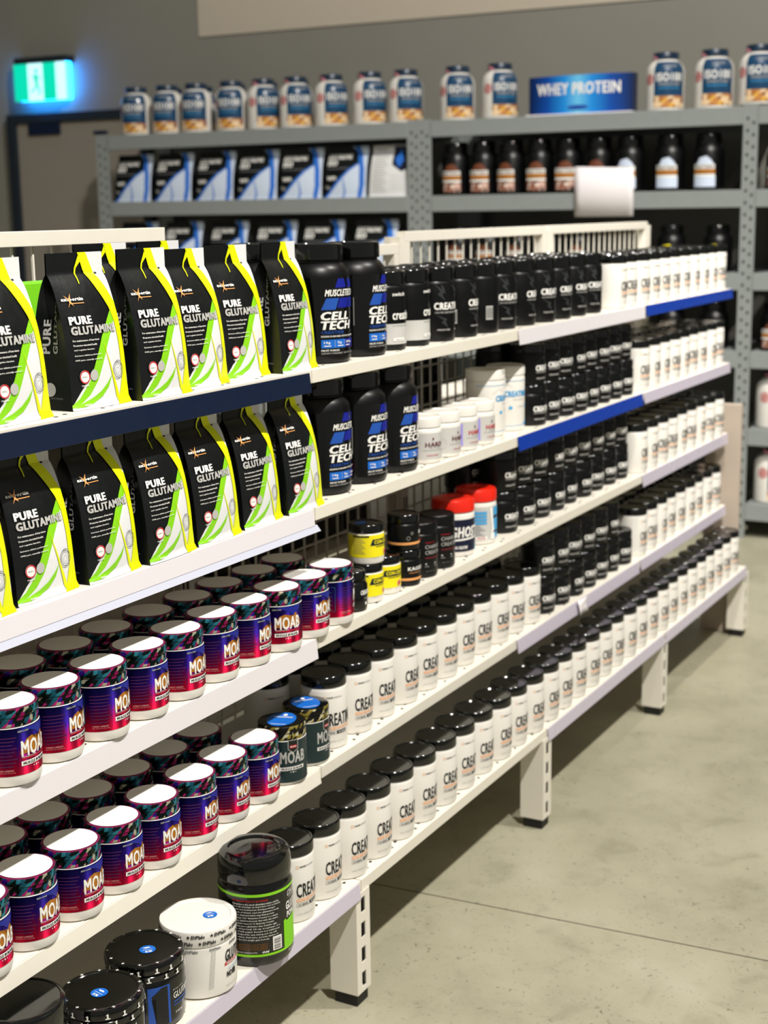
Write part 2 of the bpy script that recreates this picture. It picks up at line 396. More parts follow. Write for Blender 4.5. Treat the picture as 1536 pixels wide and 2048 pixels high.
# ------------------------------------------------------------------ the white gondola
BAY = .9
SHELF = {1: (1.190, -.083), 2: (.944, -.083), 3: (.706, -.083), 4: (.456, -.083), 5: (.2474, -.003)}
MESHX = -.375
def build_gondola():
    G = thing('gondola_shelving', 'long white steel gondola shelving with five tiers packed with supplement tubs', 'shelving', (0, 0, 0))
    T = .0235
    sm = {}
    def shelf_mesh(xf, xb):
        k = (xf, xb)
        if k in sm: return sm[k]
        m = MB(); y0, y1 = .0015, BAY-.0015
        m.prism([(xb, 0), (xf, 0), (xf, -T), (xf-.012 if xf > xb else xf+.012, -T), (xf-.012 if xf > xb else xf+.012, -.012), (xb, -.012)], y0, y1)
        me = m.mesh('shelf', ['white_steel'], .0008); sm[k] = me; return me
    def holes_mesh(xf):
        m = MB()
        for k in range(9):
            for dx in (.0, .026):
                m.disc(xf-.016-(dx*.25 if dx else 0), .05+k*.1+dx, .0004, .0032, .0042)
        return m.mesh('punched_holes', ['dark_hole'])
    hm = {xf: holes_mesh(xf) for xf in (-.083, -.003)}
    rails = {(1, -1): ('navy_rail', -.004, .034, 0), (1, 1): ('white_rail', 0, .034, 0), (1, 2): ('blue_rail', -.0002, .030, 0),
             (2, -1): ('white_rail', -.0005, .029, 1), (2, 1): ('blue_rail', -.0005, .033, 0), (2, 2): ('lilac_rail', -.0005, .031, 0),
             (3, -1): ('white_rail', -.0005, .037, 0), (3, 2): ('lilac_rail', 0, .034, 0),
             (4, -1): ('white_steel', -.001, .026, 0), (4, 1): ('lilac_rail', -.0005, .033, 0), (4, 2): ('lilac_rail', 0, .032, 0),
             (5, -1): ('lilac_rail', -.001, .030, 0), (5, 1): ('lilac_rail', -.001, .030, 0), (5, 2): ('lilac_rail', -.001, .030, 0)}
    for lv, (zt, xf) in SHELF.items():
        for b in (-1, 0, 1, 2):
            s = obj('shelf', shelf_mesh(xf, MESHX), G, (0, b*BAY, zt))
            obj('punched_holes', hm[xf], s)['kind'] = 'stuff'
            if (lv, b) in rails:
                mt, top, hgt, lip = rails[(lv, b)]
                m = MB(); tilt = .004
                a = .012 if not (lv == 4 and b == 1) else .016
                m.prism([(xf+.0005, top), (xf+.003, top), (xf+.003+tilt, top-hgt), (xf+.0005+tilt, top-hgt)], .004, BAY-a)
                if lip: m.prism([(xf+.004, top-hgt), (xf+.006, top-hgt), (xf+.014, top-hgt-.010), (xf+.011, top-hgt-.010)], .004, BAY-.004, 1)
                r = obj('price_rail', m.mesh('price_rail', [mt, 'clear_lip'], .0005), s)
                r['label'] = {'navy_rail': 'dark navy price rail', 'blue_rail': 'bright blue price rail', 'lilac_rail': 'pale lilac plastic price rail', 'white_rail': 'white plastic price rail', 'white_steel': 'white price rail'}[mt]
    # the shelves of the far side, seen through the mesh
    for lv in (2, 3, 4, 5):
        for b in (-1, 0, 1, 2):
            obj('shelf', shelf_mesh(-.70, MESHX-.04), G, (0, b*BAY, SHELF[lv][0]))
    for b in (-1, 0, 1, 2):
        m = MB(); m.box(-.700, -.697, b*BAY+.002, (b+1)*BAY-.002, .004, .222); obj('added_shade_plate', m.mesh('added_shade_plate', ['black_foot']), G)  # plate added on the unseen far side to darken the floor underneath
    # posts, brackets, legs
    up = MB(); up.box(MESHX-.04, MESHX, -.015, .015, .03, 1.40)
    for k in range(25): up.box(MESHX, MESHX+.0006, -.009, -.004, .1+k*.05, .13+k*.05, 1); up.box(MESHX, MESHX+.0006, .004, .009, .1+k*.05, .13+k*.05, 1)
    upm = up.mesh('upright', ['white_steel', 'dark_hole'])
    br = MB(); br.prism([(MESHX+.002, -.013), (-.10, -.013), (-.10, -.026), (MESHX+.002, -.085)], -.002, .002); brm = br.mesh('bracket', ['white_steel'])
    bb = MB(); bb.prism([(MESHX+.002, -.013), (-.06, -.013), (-.06, -.06), (MESHX+.002, -.12)], -.002, .002); bbm = bb.mesh('bracket', ['white_steel'])
    lg = MB(); xa, ya, za, zb, t = -.0586, .025, .025, .226, .002
    lg.box(xa, 0, -ya, -ya+t, za, zb); lg.box(xa, 0, ya-t, ya, za, zb); lg.box(xa, xa+t, -ya+t, ya-t, za, zb); lg.box(xa+t, 0, -ya+t, ya-t, za, za+t)
    sw = .008; zc = [.05, .1, .15, .2]; sh = .015
    lg.box(-t, 0, -ya+t, -sw, za+t, zb); lg.box(-t, 0, sw, ya-t, za+t, zb)
    zz = [za+t]+sum([[z-sh, z+sh] for z in zc], [])+[zb]
    for i in range(0, len(zz), 2): lg.box(-t, 0, -sw, sw, zz[i], zz[i+1])
    lgm = lg.mesh('leg', ['white_steel'])
    sl = MB(); sl.box(xa+t+.004, -t-.012, -ya+t+.002, ya-t-.002, za+t, zb-.004); slm = sl.mesh('slot_shade', ['dark_hole'])  # dark box added in the white leg, painted shade behind the slots
    ft = MB(); ft.box(xa+.006, -.004, -.021, .021, 0, .0248); ftm = ft.mesh('foot', ['black_foot'], .002)
    for k in (-1, 0, 1, 2, 3):
        y = k*BAY
        obj('upright', upm, G, (0, y, 0))
        for lv in (1, 2, 3, 4): obj('bracket', brm, G, (0, y, SHELF[lv][0]))
        obj('bracket', bbm, G, (0, y, SHELF[5][0]))
        l = obj('leg', lgm, G, (0, y, 0)); obj('slot_shade', slm, l); f = obj('foot', ftm, l); f['label'] = 'black levelling foot'
    # wire mesh back panels with a capped top
    for b in (-1, 0, 1, 2):
        m = MB(); top = 1.412 if b != 0 else 1.385
        if b == -1: top = 1.437
        X = MESHX-.012; n = 18; w = .0019
        for i in range(n+1):
            y = b*BAY+.022+i*(BAY-.044)/n; m.box(X-w, X+w, y-w, y+w, .30, top-.01)
        z = .315
        while z < 1.2: m.box(X-w*2, X, b*BAY+.02, (b+1)*BAY-.02, z-w, z+w); z += .048
        obj('wire_panel', m.mesh('wire_panel', ['white_steel']), G)
        if b == -1:
            m = MB(); m.box(X-.014, X-.010, b*BAY+.017, (b+1)*BAY-.017, .47, 1.17); obj('back_panel', m.mesh('back_panel', ['white_steel']), G)
        m = MB(); m.box(X-.012, X+.012, b*BAY+.016, (b+1)*BAY-.016, top-.024, top)
        for yy in (b*BAY+.016, (b+1)*BAY-.040): m.box(X-.012, X+.012, yy, yy+.024, 1.2, top-.0241)
        obj('top_frame', m.mesh('top_frame', ['white_steel'], .001), G)
    m = MB(); m.box(-.165, -.045, 2.722, 2.75, .0, .80); o = obj('end_panel', m.mesh('end_panel', ['beige_panel'], .002), G); o['label'] = 'beige end panel'
build_gondola()

# ------------------------------------------------------------------ the grey rack along the back wall
RZ = [1.872, 1.527, 1.174, .837, .497, .160]; RY = 4.2
def build_rack():
    R = thing('storage_rack', 'grey boltless steel rack with perforated posts along the back wall', 'rack', (0, RY, 0))
    def post(x0, x1):
        m = MB(); H = RZ[0]+.008
        m.box(x0, x1, 0, .004, 0, H); m.box(x0 if x0 < -3 else (x0+x1)/2-.002, (x0+.004) if x0 < -3 else (x0+x1)/2+.002, .004, .05, 0, H)
        m.box(x0, x1, .55, .60, 0, H)
        k = 0; z = .06
        while z < H-.03:
            for q in (.3, .7) if (x1-x0) < .1 else (.18, .38, .62, .82):
                m.disc(x0+(x1-x0)*q, z+(.012 if q in (.3, .18, .62) else -.006), -.0006, .0058, .0075, 1, 'y')
            z += .05
        return obj('upright', m.mesh('upright', ['rack_grey', 'dark_hole']), R)
    post(-3.965, -3.88); post(-2.08, -1.952); post(-.468, -.404); post(1.14, 1.20)
    for a, b in ((-3.88, -2.08), (-1.952, -.468), (-.404, 1.14)):
        for z in RZ:
            m = MB(); m.box(a, b, -.006, .03, z-.074, z+.0); obj('beam', m.mesh('beam', ['rack_grey'], .002), R)
            m = MB(); m.box(a, b, .57, .60, z-.074, z+.0); obj('beam', m.mesh('beam', ['rack_grey'], .002), R)
            m = MB(); m.box(a, b, .031, .569, z-.018, z-.001); obj('deck', m.mesh('deck', ['rack_grey']), R)
    m = MB(); m.box(-3.975, -3.90, -.004, .03, RZ[0]+.009, RZ[0]+.03); o = obj('post_cap', m.mesh('post_cap', ['navy_rail'], .003), R)
build_rack()

# ------------------------------------------------------------------ product kinds
def prof_r(prof, z):
    for (r0, z0), (r1, z1) in zip(prof, prof[1:]):
        if z0 <= z <= z1 and z1 > z0: return r0+(r1-r0)*(z-z0)/(z1-z0)
    return prof[-1][0]
def wrap_on(prof, R):
    return lambda s, t, o: ((prof_r(prof, t)+o)*math.cos(s/R), (prof_r(prof, t)+o)*math.sin(s/R), t)
def tub_body(R, h, shoulder=.008, foot=.006):
    return [(R-.004, 0), (R-.0012, .0018), (R, foot), (R, h-shoulder), (R-.0012, h-shoulder*.4), (R-.0035, h)]
def screw_lid(R, z0, z1, recess=.0016, rim=.0045):
    return [(R-.0012, z0), (R, z0+.0012), (R, z1-.0035), (R-.0008, z1-.0012), (R-.0022, z1), (R-rim, z1), (R-rim-.0012, z1-recess), (.0003, z1-recess)]

def k_creatine_white():
    R, h = .0445, .143
    p = Print(); q = Print()
    p.text('CREATINE', -.037, .0470, .037, .0725, 'black_print', 1, .028)
    p.rect(-.037, .0392, .037, .0448, 'orange_print', 0)
    p.text('100% PURE CREATINE MONOHYDRATE', -.036, .0400, .036, .0440, 'white_print', 1, .02, res=1)
    for a in ((-.037, .0300, -.009, .0304), (-.037, .0362, -.009, .0366), (-.037, .0304, -.0366, .0362)): p.rect(*a, 'black_print', 0)
    p.text('100 SERVES', -.034, .0315, -.014, .0350, 'black_print', 1, .02, res=1)
    p.rect(-.0105, .0300, .0145, .0366, 'black_print', 0)
    p.text('300 GRAMS', -.007, .0318, .012, .0348, 'white_print', 1, .02, res=1)
    p.text('DIETARY SUPPLEMENT   NET WT 300G', -.037, .0148, .006, .0166, 'midgrey_print', 1, 0, res=1)
    q.rect(-.037, .1010, -.0322, .1018, 'orange_print', 0); q.rect(-.037, .1055, -.0322, .1063, 'orange_print', 0)
    q.rect(-.037, .1018, -.0362, .1055, 'orange_print', 0); q.rect(-.033, .1018, -.0322, .1055, 'orange_print', 0)
    q.text('PRIME', -.0300, .1018, -.0175, .1050, 'black_print', 1, .03, res=1); q.text('ESSENTIALS', -.0165, .1018, .0025, .1050, 'midgrey_print', 1, 0, res=1)
    KIND['cw'] = ('creatine_tub', [('body', lathe('body', tub_body(R, .1225), 'plastic_white'), None),
                 ('lid', lathe('lid', screw_lid(.0441, .1215, h), 'black_lid'), None), ('lettering', p.build('lettering', wrap(R)), None), ('brand_mark', q.build('brand_mark', wrap(R)), None)])
k_creatine_white()

def moab(key, foil, band, tagname):
    R = .0435; b = [(R-.006, 0), (R-.002, .0018), (R-.0002, .008), (R, .016), (R, .083), (R-.002, .085)]
    parts = [('body', lathe('body', b, 'plastic_white'), None),
             ('label', wrap_mesh('label', R+.0004, .0165 if key == 'mp' else .006, .0835, foil), None)]
    ld = [(R-.002, .0845), (R-.0002, .0855), (R-.0008, .0945), (R-.0022, .0965), (R-.0022, .0975), (R+.0002, .0990), (R+.0002, .1075), (R-.0012, .1096), (R-.0048, .1102), (.0003, .1102)]
    parts.append(('lid', lathe('lid', ld, [band]*7+(['magenta_foil', 'black_gloss'] if key == 'mp' else ['black_gloss', 'black_gloss'])), None))
    p = Print(); q = Print()
    if key == 'mp':
        sl = MB(); sl.disc(0, 0, .1107, .0388, .0388, 0, n=48)
        parts.append(('lid_disc', mesh_from('lid_disc', sl.v, sl.f, ['white_print']), 'lid'))
        p.poly([(-.026, .046), (.028, .046), (.028, .055), (.016, .071), (.010, .065), (.003, .060), (-.006, .069), (-.015, .066), (-.024, .056)], 'gold_print', 0)
        p.poly([(-.022, .082), (.030, .082), (.024, .074), (.010, .066), (.000, .074)], 'deepblue_print', 0)
        for i in range(9): q.rect(-.062, .030+i*.005, -.036+(i % 3)*.003, .0312+i*.005, 'plum_print', 0)
        for a in ((-.098, .028, -.070, .0286), (-.098, .074, -.070, .0746), (-.098, .028, -.0974, .0746), (-.0706, .028, -.070, .0746)): q.rect(*a, 'teal_print', 0)
        for i in range(10): q.rect(-.095, .032+i*.004, -.076-(i % 2)*.004, .0328+i*.004, 'teal_print', 0)
        q.text('NET WT 7.4 OZ (210G)', -.060, .0205, -.034, .0225, 'pink_print', 1, .0, res=1); q.text('CHERRY LIMEADE', -.060, .0236, -.036, .0262, 'pink_print', 1, .02, res=1)
        p.text('REDCON1', -.028, .077, -.012, .0795, 'grey_print', 2, .03, .3, res=1)
        mw = 'white_print'; t0 = .042; parts.append(('side_lettering', q.build('side_lettering', wrap(R+.0005)), None))
    else:
        p.poly([(-.010, .0845), (.010, .0845), (.010, .068), (0, .061), (-.010, .068)], 'grey_print', 0)
        p.poly([(-.0088, .0845), (.0088, .0845), (.0088, .0687), (0, .0625), (-.0088, .0687)], 'black_print', 1)
        p.rect(-.0066, .0705, .0066, .0755, 'red_print', 2); p.text('REDCON1', -.006, .0718, .006, .0742, 'white_print', 3, .04, .2, res=1)
        st = Print(); st.circ(0, 0, .036, 'sticker_blue', 1, 36, .026)
        for a in ((-.010, -.018, -.0085, .018), (-.013, -.018, -.0115, .018), (.026, -.014, .0275, .014)): st.rect(*a, 'white_print', 2)
        st.circ(-.022, .002, .0055, 'white_print', 2, 12, .004)
        parts.append(('sticker', st.build('sticker', flat_top(.1103, -.7), None), 'lid'))
        mw = 'grey_print'; t0 = .042
    p.text('MOAB', -.0245, t0, .0245, t0+.0225, mw, 2, .03)
    if key == 'mp': p.rect(-.024, .0382, .024, .0400, 'red_print', 1); p.rect(-.024, .0408, .0, .0413, 'white_print', 1)
    p.rect(-.025, .0290, .022, .0355, 'white_print', 1); p.text('MUSCLE BUILDER', -.0225, .0302, .0195, .0343, 'black_print', 2, .045, res=1)
    for i, r in ((-1, .0008), (0, .0013), (1, .0008)): p.circ(-.001+i*.0045, .0255, r, 'white_print', 1, 8)
    parts.append(('lettering', p.build('lettering', wrap(R+.0005)), None))
    KIND[key] = (tagname, parts)
moab('mp', 'purple_foil', 'holo_band', 'muscle_builder_tub'); moab('mg', 'deep_green', 'camo_band', 'muscle_builder_tub')

def k_celltech():
    R, h = .0610, .214
    b = [(R-.008, 0), (R-.003, .002), (R, .010), (R, .155), (R-.003, .168), (R-.010, .177), (R-.0155, .1805), (R-.0155, .184)]
    lid = [(.0475, .184), (.049, .1855), (.049, .209), (.0478, .2125), (.045, .214), (.036, .214), (.035, .2125), (.0003, .2125)]
    p = Print()
    p.text('MUSCLETECH', -.037, .121, .037, .133, 'white_print', 2, .035, .3)
    p.poly([(-.044, .097), (-.016, .097), (-.008, .1175), (-.034, .1175)], 'blue_print', 0); p.poly([(-.012, .100), (.014, .100), (.022, .1175), (-.006, .1175)], 'deepblue_print', 0)
    p.poly([(.018, .100), (.042, .100), (.046, .1175), (.024, .1175)], 'deepblue_print', 0)
    p.poly([(-.016, .136), (.012, .136), (.006, .152), (-.010, .152)], 'deepblue_print', 0); p.poly([(.018, .136), (.038, .136), (.032, .149), (.016, .152)], 'deepblue_print', 0)
    p.text('CELL', -.045, .0785, .017, .0935, 'white_print', 2, .045, .18); p.text('TECH', -.045, .0615, .024, .0770, 'white_print', 2, .045, .18)
    p.text('CREATINE', -.045, .0540, .002, .0592, 'blue_print', 2, .01, res=1)
    p.text('RESEARCH-BACKED MUSCLE GROWTH', -.045, .0480, .034, .0510, 'white_print', 2, .025, res=1)
    p.rect(-.045, .0285, .006, .0435, 'sticker_blue', 0); p.rect(.006, .0285, .042, .0435, 'deepblue_print', 0)
    p.text('10g', -.040, .0350, -.028, .0405, 'white_print', 2, .03, res=1); p.text('5g', -.013, .0350, -.004, .0405, 'white_print', 2, .03, res=1); p.text('200g', .008, .0350, .026, .0405, 'white_print', 2, .03, res=1)
    for x in (-.040, -.013, .008): p.rect(x, .0315, x+.013, .0330, 'white_print', 2)
    for x in (-.019, .003): p.rect(x, .0300, x+.0006, .0420, 'grey_print', 2)
    p.text('FRUIT PUNCH', -.045, .0225, -.010, .0258, 'white_print', 2, .03, res=1); p.text('DIETARY SUPPLEMENT  NET WT. 3.09 LBS', -.045, .0175, .036, .0204, 'grey_print', 2, .0, res=1)
    p.circ(.047, .032, .005, 'red_print', 1, 12, .011)
    q = Print(); q.rect(-.075, .060, -.0742, .112, 'grey_print', 1)
    KIND['ct'] = ('creatine_powder_jar', [('body', lathe('body', b, 'black_satin', 56), None), ('lid', lathe('lid', lid, 'black_lid', 96, 35, 1, .012), None),
                 ('label', wrap_mesh('label', R+.0004, .014, .154, 'black_gloss'), None), ('lettering', p.build('lettering', wrap(R+.0005)), None), ('label_seam', q.build('label_seam', wrap(R+.0005)), None)])
k_celltech()

def k_switch():
    R, h = .0450, .154; p = Print()
    p.text('switch', -.018, .106, .014, .1135, 'white_print', 2, .02); p.text('creatine', -.018, .060, .040, .0775, 'white_print', 2, .03)
    p.text('100% PURE CREATINE MONOHYDRATE', -.018, .0475, .030, .0495, 'black_print', 2, 0, res=1)
    p.rect(-.016, .018, .012, .0245, 'white_print', 2); p.text('Unflavoured', -.013, .0195, .009, .0232, 'midgrey_print', 3, 0, res=1)
    KIND['sw'] = ('creatine_tub', [('body', lathe('body', tub_body(R, .128), 'black_satin'), None), ('lid', lathe('lid', screw_lid(.0446, .127, h), 'black_lid'), None),
                 ('label', wrap_mesh('label', R+.0004, .0, 0, 'black_gloss') if 0 else wrap_mesh('label', R+.0004, .012, .052, 'grey_label'), None), ('lettering', p.build('lettering', wrap(R+.0006)), None)])
k_switch()

def k_black():
    R, h = .0460, .154; p = Print()
    p.text('CREATINE', -.034, .066, .044, .081, 'white_print', 2, .05); p.text('100% PURE CREATINE MONOHYDRATE', -.032, .0585, .040, .0622, 'grey_print', 2, .02, res=1)
    p.text('UNFLAVOURED', -.028, .0225, .004, .0262, 'grey_print', 2, .03, res=1); p.text('300G', .020, .0225, .030, .0262, 'grey_print', 2, .03, res=1)
    p.poly([(-.020, .118), (-.014, .110), (-.016, .104), (-.008, .098), (-.012, .112), (-.016, .116)], 'darkgrey_print', 1)
    for pts in ([(-.034, .120), (-.020, .104), (-.026, .098), (-.008, .084), (-.016, .098), (-.010, .104)], [(.006, .120), (.026, .100), (.020, .096), (.036, .084), (.030, .098), (.036, .104)], [(-.03, .056), (-.012, .044), (-.018, .040), (-.002, .028), (-.008, .042), (-.004, .046)]): p.poly(pts, 'darkgrey_print', 0)
    q = Print(); q.rect(-.078, .03, -.060, .06, 'grey_print', 1)
    for i in range(7): q.rect(-.076+i*.0023, .033, -.075+i*.0023, .057, 'black_print', 2)
    KIND['cb'] = ('creatine_jar', [('body', lathe('body', tub_body(R, .126), 'black_satin'), None), ('lid', lathe('lid', screw_lid(.0455, .125, h), 'black_gloss'), None), ('lettering', p.build('lettering', wrap(R)), None), ('barcode', q.build('barcode', wrap(R)), None)])
    R, h = .0430, .098; p = Print()
    p.text('CREATINE', -.026, .034, .036, .0475, 'white_print', 2, .06); p.text('100% PURE CREATINE MONOHYDRATE', -.025, .0290, .035, .0325, 'grey_print', 2, .04, res=1)
    p.text('UNFLAVOURED', -.024, .0140, .008, .0178, 'grey_print', 2, .06, res=1); p.rect(-.004, .062, .002, .067, 'darkgrey_print', 1)
    KIND['cs'] = ('creatine_jar', [('body', lathe('body', tub_body(R, .078), 'black_satin', 40), None), ('lid', lathe('lid', screw_lid(.0425, .077, h), 'black_gloss', 40), None), ('lettering', p.build('lettering', wrap(R)), None)])
k_black()

def k_hard():
    R, h = .0420, .097
    for key, lil in (('ha', 0), ('hb', 1)):
        p = Print()
        p.text('HARD', -.020, .0355, .024, .0450, 'red_print' if lil else 'darkred_print', 2, .02); p.text('MUSCLE', -.010, .0320, .018, .0340, 'midgrey_print', 2, 0, res=1)
        p.rect(-.026, .0280, .030, .0286, 'midgrey_print', 1); p.text('CREATINE', -.018, .0165, .012, .0190, 'red_print', 2, .02, res=1)
        p.circ(-.002, .052, .002, 'darkred_print', 2, 10, .003)
        if lil: p.rect(-.044, .012, -.034, .060, 'lilac_print', 1)
        else: p.ring(-.045, .030, .012, .0006, 'grey_print', 1)
        KIND[key] = ('hardcore_creatine_jar', [('body', lathe('body', tub_body(R, .074, .006), 'plastic_white'), None), ('lid', lathe('lid', screw_lid(.0412, .0745, h), 'plastic_white'), None),
                     ('label', wrap_mesh('label', R+.0004, .010, .064, 'grey_label'), None), ('lettering', p.build('lettering', wrap(R+.0006)), None)])
k_hard()

def k_whiteblue():
    R, h = .0460, .154; p = Print()
    p.text('CREATINE', -.022, .082, .044, .096, 'sky_print', 2, .05); p.rect(-.070, .1185, .07, .1195, 'sky_print', 1); p.rect(-.070, .0125, .07, .0135, 'sky_print', 1)
    p.text('MONOHYDRATE', .000, .0735, .034, .0765, 'midgrey_print', 2, .0, res=1); p.circ(-.006, .056, .005, 'sky_print', 1, 12, .004); p.circ(.044, .058, .004, 'sky_print', 1)
    p.text('60 SERVES', .012, .056, .034, .0590, 'midgrey_print', 2, 0, res=1); p.poly([(.030, .014), (.050, .014), (.050, .030), (.044, .022)], 'sky_print', 1)
    p.poly([(-.030, .100), (-.012, .112), (-.011, .1115), (-.029, .0992)], 'grey_print', 1); p.poly([(-.012, .112), (.0, .104), (.0, .1032), (-.012, .1112)], 'grey_print', 1)
    KIND['wb'] = ('creatine_canister', [('body', lathe('body', tub_body(R, .132), 'plastic_white'), None), ('lid', lathe('lid', screw_lid(.0462, .131, h), 'plastic_white'), None), ('lettering', p.build('lettering', wrap(R)), None)])
k_whiteblue()

def k_small_third_shelf():
    R, h = .0320, .078; p = Print()
    p.text('CREATINE HCL', -.016, .033, .030, .0420, 'white_print', 2, .05); p.rect(-.010, .0285, .026, .0310, 'darkgrey_print', 1); p.text('CREATINE HYDROCHLORIDE', -.008, .0245, .026, .0265, 'grey_print', 2, 0, res=1)
    p.rect(-.005, .013, .000, .018, 'white_print', 2); p.text('60 SERVES', .004, .0140, .018, .0165, 'grey_print', 2, 0, res=1)
    KIND['hc'] = ('creatine_capsule_jar', [('body', lathe('body', [(R-.006, 0), (R-.001, .003), (R, .010), (R, .050), (R-.003, .056), (R-.005, .058)], 'black_gloss'), None),
                 ('lid', lathe('lid', screw_lid(.0290, .0575, h), 'black_lid'), None), ('lettering', p.build('lettering', wrap(R)), None)])
    R, h = .0350, .078; p = Print()
    p.poly([(-.014, .038), (.040, .038), (.040, .050), (-.009, .050)], 'deep_green', 1); p.text('CON-CRET', -.006, .0405, .036, .0480, 'yellow_print', 2, .04); p.rect(-.002, .0345, .034, .0357, 'deep_green', 1)
    for i in range(9): p.rect(-.050, .022+i*.0037, -.024-(i % 3)*.003, .0228+i*.0037, 'midgrey_print', 1)
    p.rect(-.050, .0545, -.016, .0575, 'deep_green', 1); p.circ(.026, .022, .006, 'pink_print', 1, 14); p.circ(.026, .022, .0035, 'red_print', 2, 10); p.text('48 SERVINGS', -.010, .0125, .006, .0142, 'midgrey_print', 2, 0, res=1)
    st = Print(); st.circ(.004, -.010, .016, 'sticker_blue', 1, 24, .012)
    KIND['cc'] = ('concentrated_creatine_jar', [('body', lathe('body', tub_body(R, .062, .005), 'plastic_white'), None), ('label', wrap_mesh('label', R+.0004, .014, .0585, 'yellow_print'), None),
                 ('lid', lathe('lid', screw_lid(.0345, .0610, h), 'black_lid'), None), ('sticker', st.build('sticker', flat_top(h-.0014, -.9), None), 'lid'), ('lettering', p.build('lettering', wrap(R+.0006)), None)])
    R, h = .0335, .074; p = Print()
    p.text('KAGED', -.016, .033, .026, .0405, 'white_print', 2, .03); p.text('CREATINE HCL', -.014, .0270, .020, .0295, 'orange_print', 2, 0, res=1); p.rect(-.10, .0125, .10, .0175, 'orange_print', 1)
    p.ring(-.044, .026, .004, .0006, 'grey_print', 1); p.ring(-.036, .036, .003, .0006, 'grey_print', 1)
    KIND['kg'] = ('creatine_jar', [('body', lathe('body', tub_body(R, .056, .005), 'black_satin'), None), ('lid', lathe('lid', screw_lid(.0330, .0555, h), 'black_lid'), None), ('lettering', p.build('lettering', wrap(R)), None)])
    R, h = .0400, .116; p = Print()
    p.text('CHARGE', -.012, .062, .034, .0700, 'grey_print', 2, .0); p.text('CREATINE', -.012, .0500, .038, .0580, 'grey_print', 2, .0); p.text('PRIMABOLIC', -.012, .074, .012, .0765, 'red_print', 2, 0, res=1)
    p.rect(-.012, .0410, .034, .0440, 'darkred_print', 1)
    for x in (-.010, .014): p.circ(x, .030, .002, 'grey_print', 1, 10); p.rect(x-.003, .0235, x+.007, .0255, 'midgrey_print', 1)
    p.text('NET WT 300G', -.010, .0130, .014, .0152, 'midgrey_print', 2, 0, res=1)
    p.poly([(-.060, .070), (-.020, .085), (-.030, .090), (-.060, .086)], 'red_print', 1)
    KIND['ch'] = ('creatine_jar', [('body', lathe('body', tub_body(R, .094, .006), 'black_satin'), None), ('lid', lathe('lid', screw_lid(.0395, .0935, h), 'black_satin'), None), ('lettering', p.build('lettering', wrap(R)), None)])
    # red-lidded tubs
    R, h = .0480, .128
    lid = [(R-.002, .099), (R+.0005, .1005), (R+.0005, .121), (R-.002, .126), (R-.007, h), (R-.022, h), (R-.024, .1255), (.0003, .1255)]
    p = Print()
    p.text('GHOST', -.036, .044, .040, .068, 'white_print', 2, .05, .15); p.poly([(-.040, .040), (.044, .044), (.044, .040), (-.038, .036)], 'white_print', 2); p.poly([(.030, .060), (.044, .074), (.046, .066)], 'white_print', 2)
    p.text('100% CREATINE', -.030, .018, .004, .0250, 'white_print', 2, .04, res=1); p.poly([(.030, .012), (.056, .012), (.056, .044), (.044, .040)], 'sky_print', 1)
    KIND['gh'] = ('creatine_tub', [('body', lathe('body', tub_body(R, .099), 'plastic_white'), None), ('lid', lathe('lid', lid, 'red_lid'), None), ('label', wrap_mesh('label', R+.0004, .012, .084, 'ghost_navy'), None), ('lettering', p.build('lettering', wrap(R+.0006)), None)])
    p = Print()
    for i in range(4): p.rect(-.066, .048+i*.008, -.006, .054+i*.008, 'sky_print', 1)
    for i in range(6): p.rect(-.066, .020+i*.0045, -.010-(i % 3)*.006, .0215+i*.0045, 'midgrey_print', 1)
    p.rect(-.034, .0125, -.006, .0200, 'white_print', 2); p.text('CREATINE', -.031, .0140, -.010, .0185, 'red_print', 3, .02, res=1)
    p.poly([(.004, .012), (.020, .012), (.014, .050), (.010, .086), (.002, .086), (.008, .040)], 'white_print', 2); p.rect(.014, .012, .050, .086, 'sky_print', 1); p.rect(.014, .060, .050, .066, 'ghost_navy', 2); p.rect(.014, .026, .050, .031, 'ghost_navy', 2)
    KIND['gb'] = ('creatine_tub', [('body', lathe('body', tub_body(R, .099), 'plastic_white'), None), ('lid', lathe('lid', lid, 'red_lid'), None), ('label', wrap_mesh('label', R+.0004, .012, .088, 'grey_label'), None), ('lettering', p.build('lettering', wrap(R+.0006)), None)])
k_small_third_shelf()

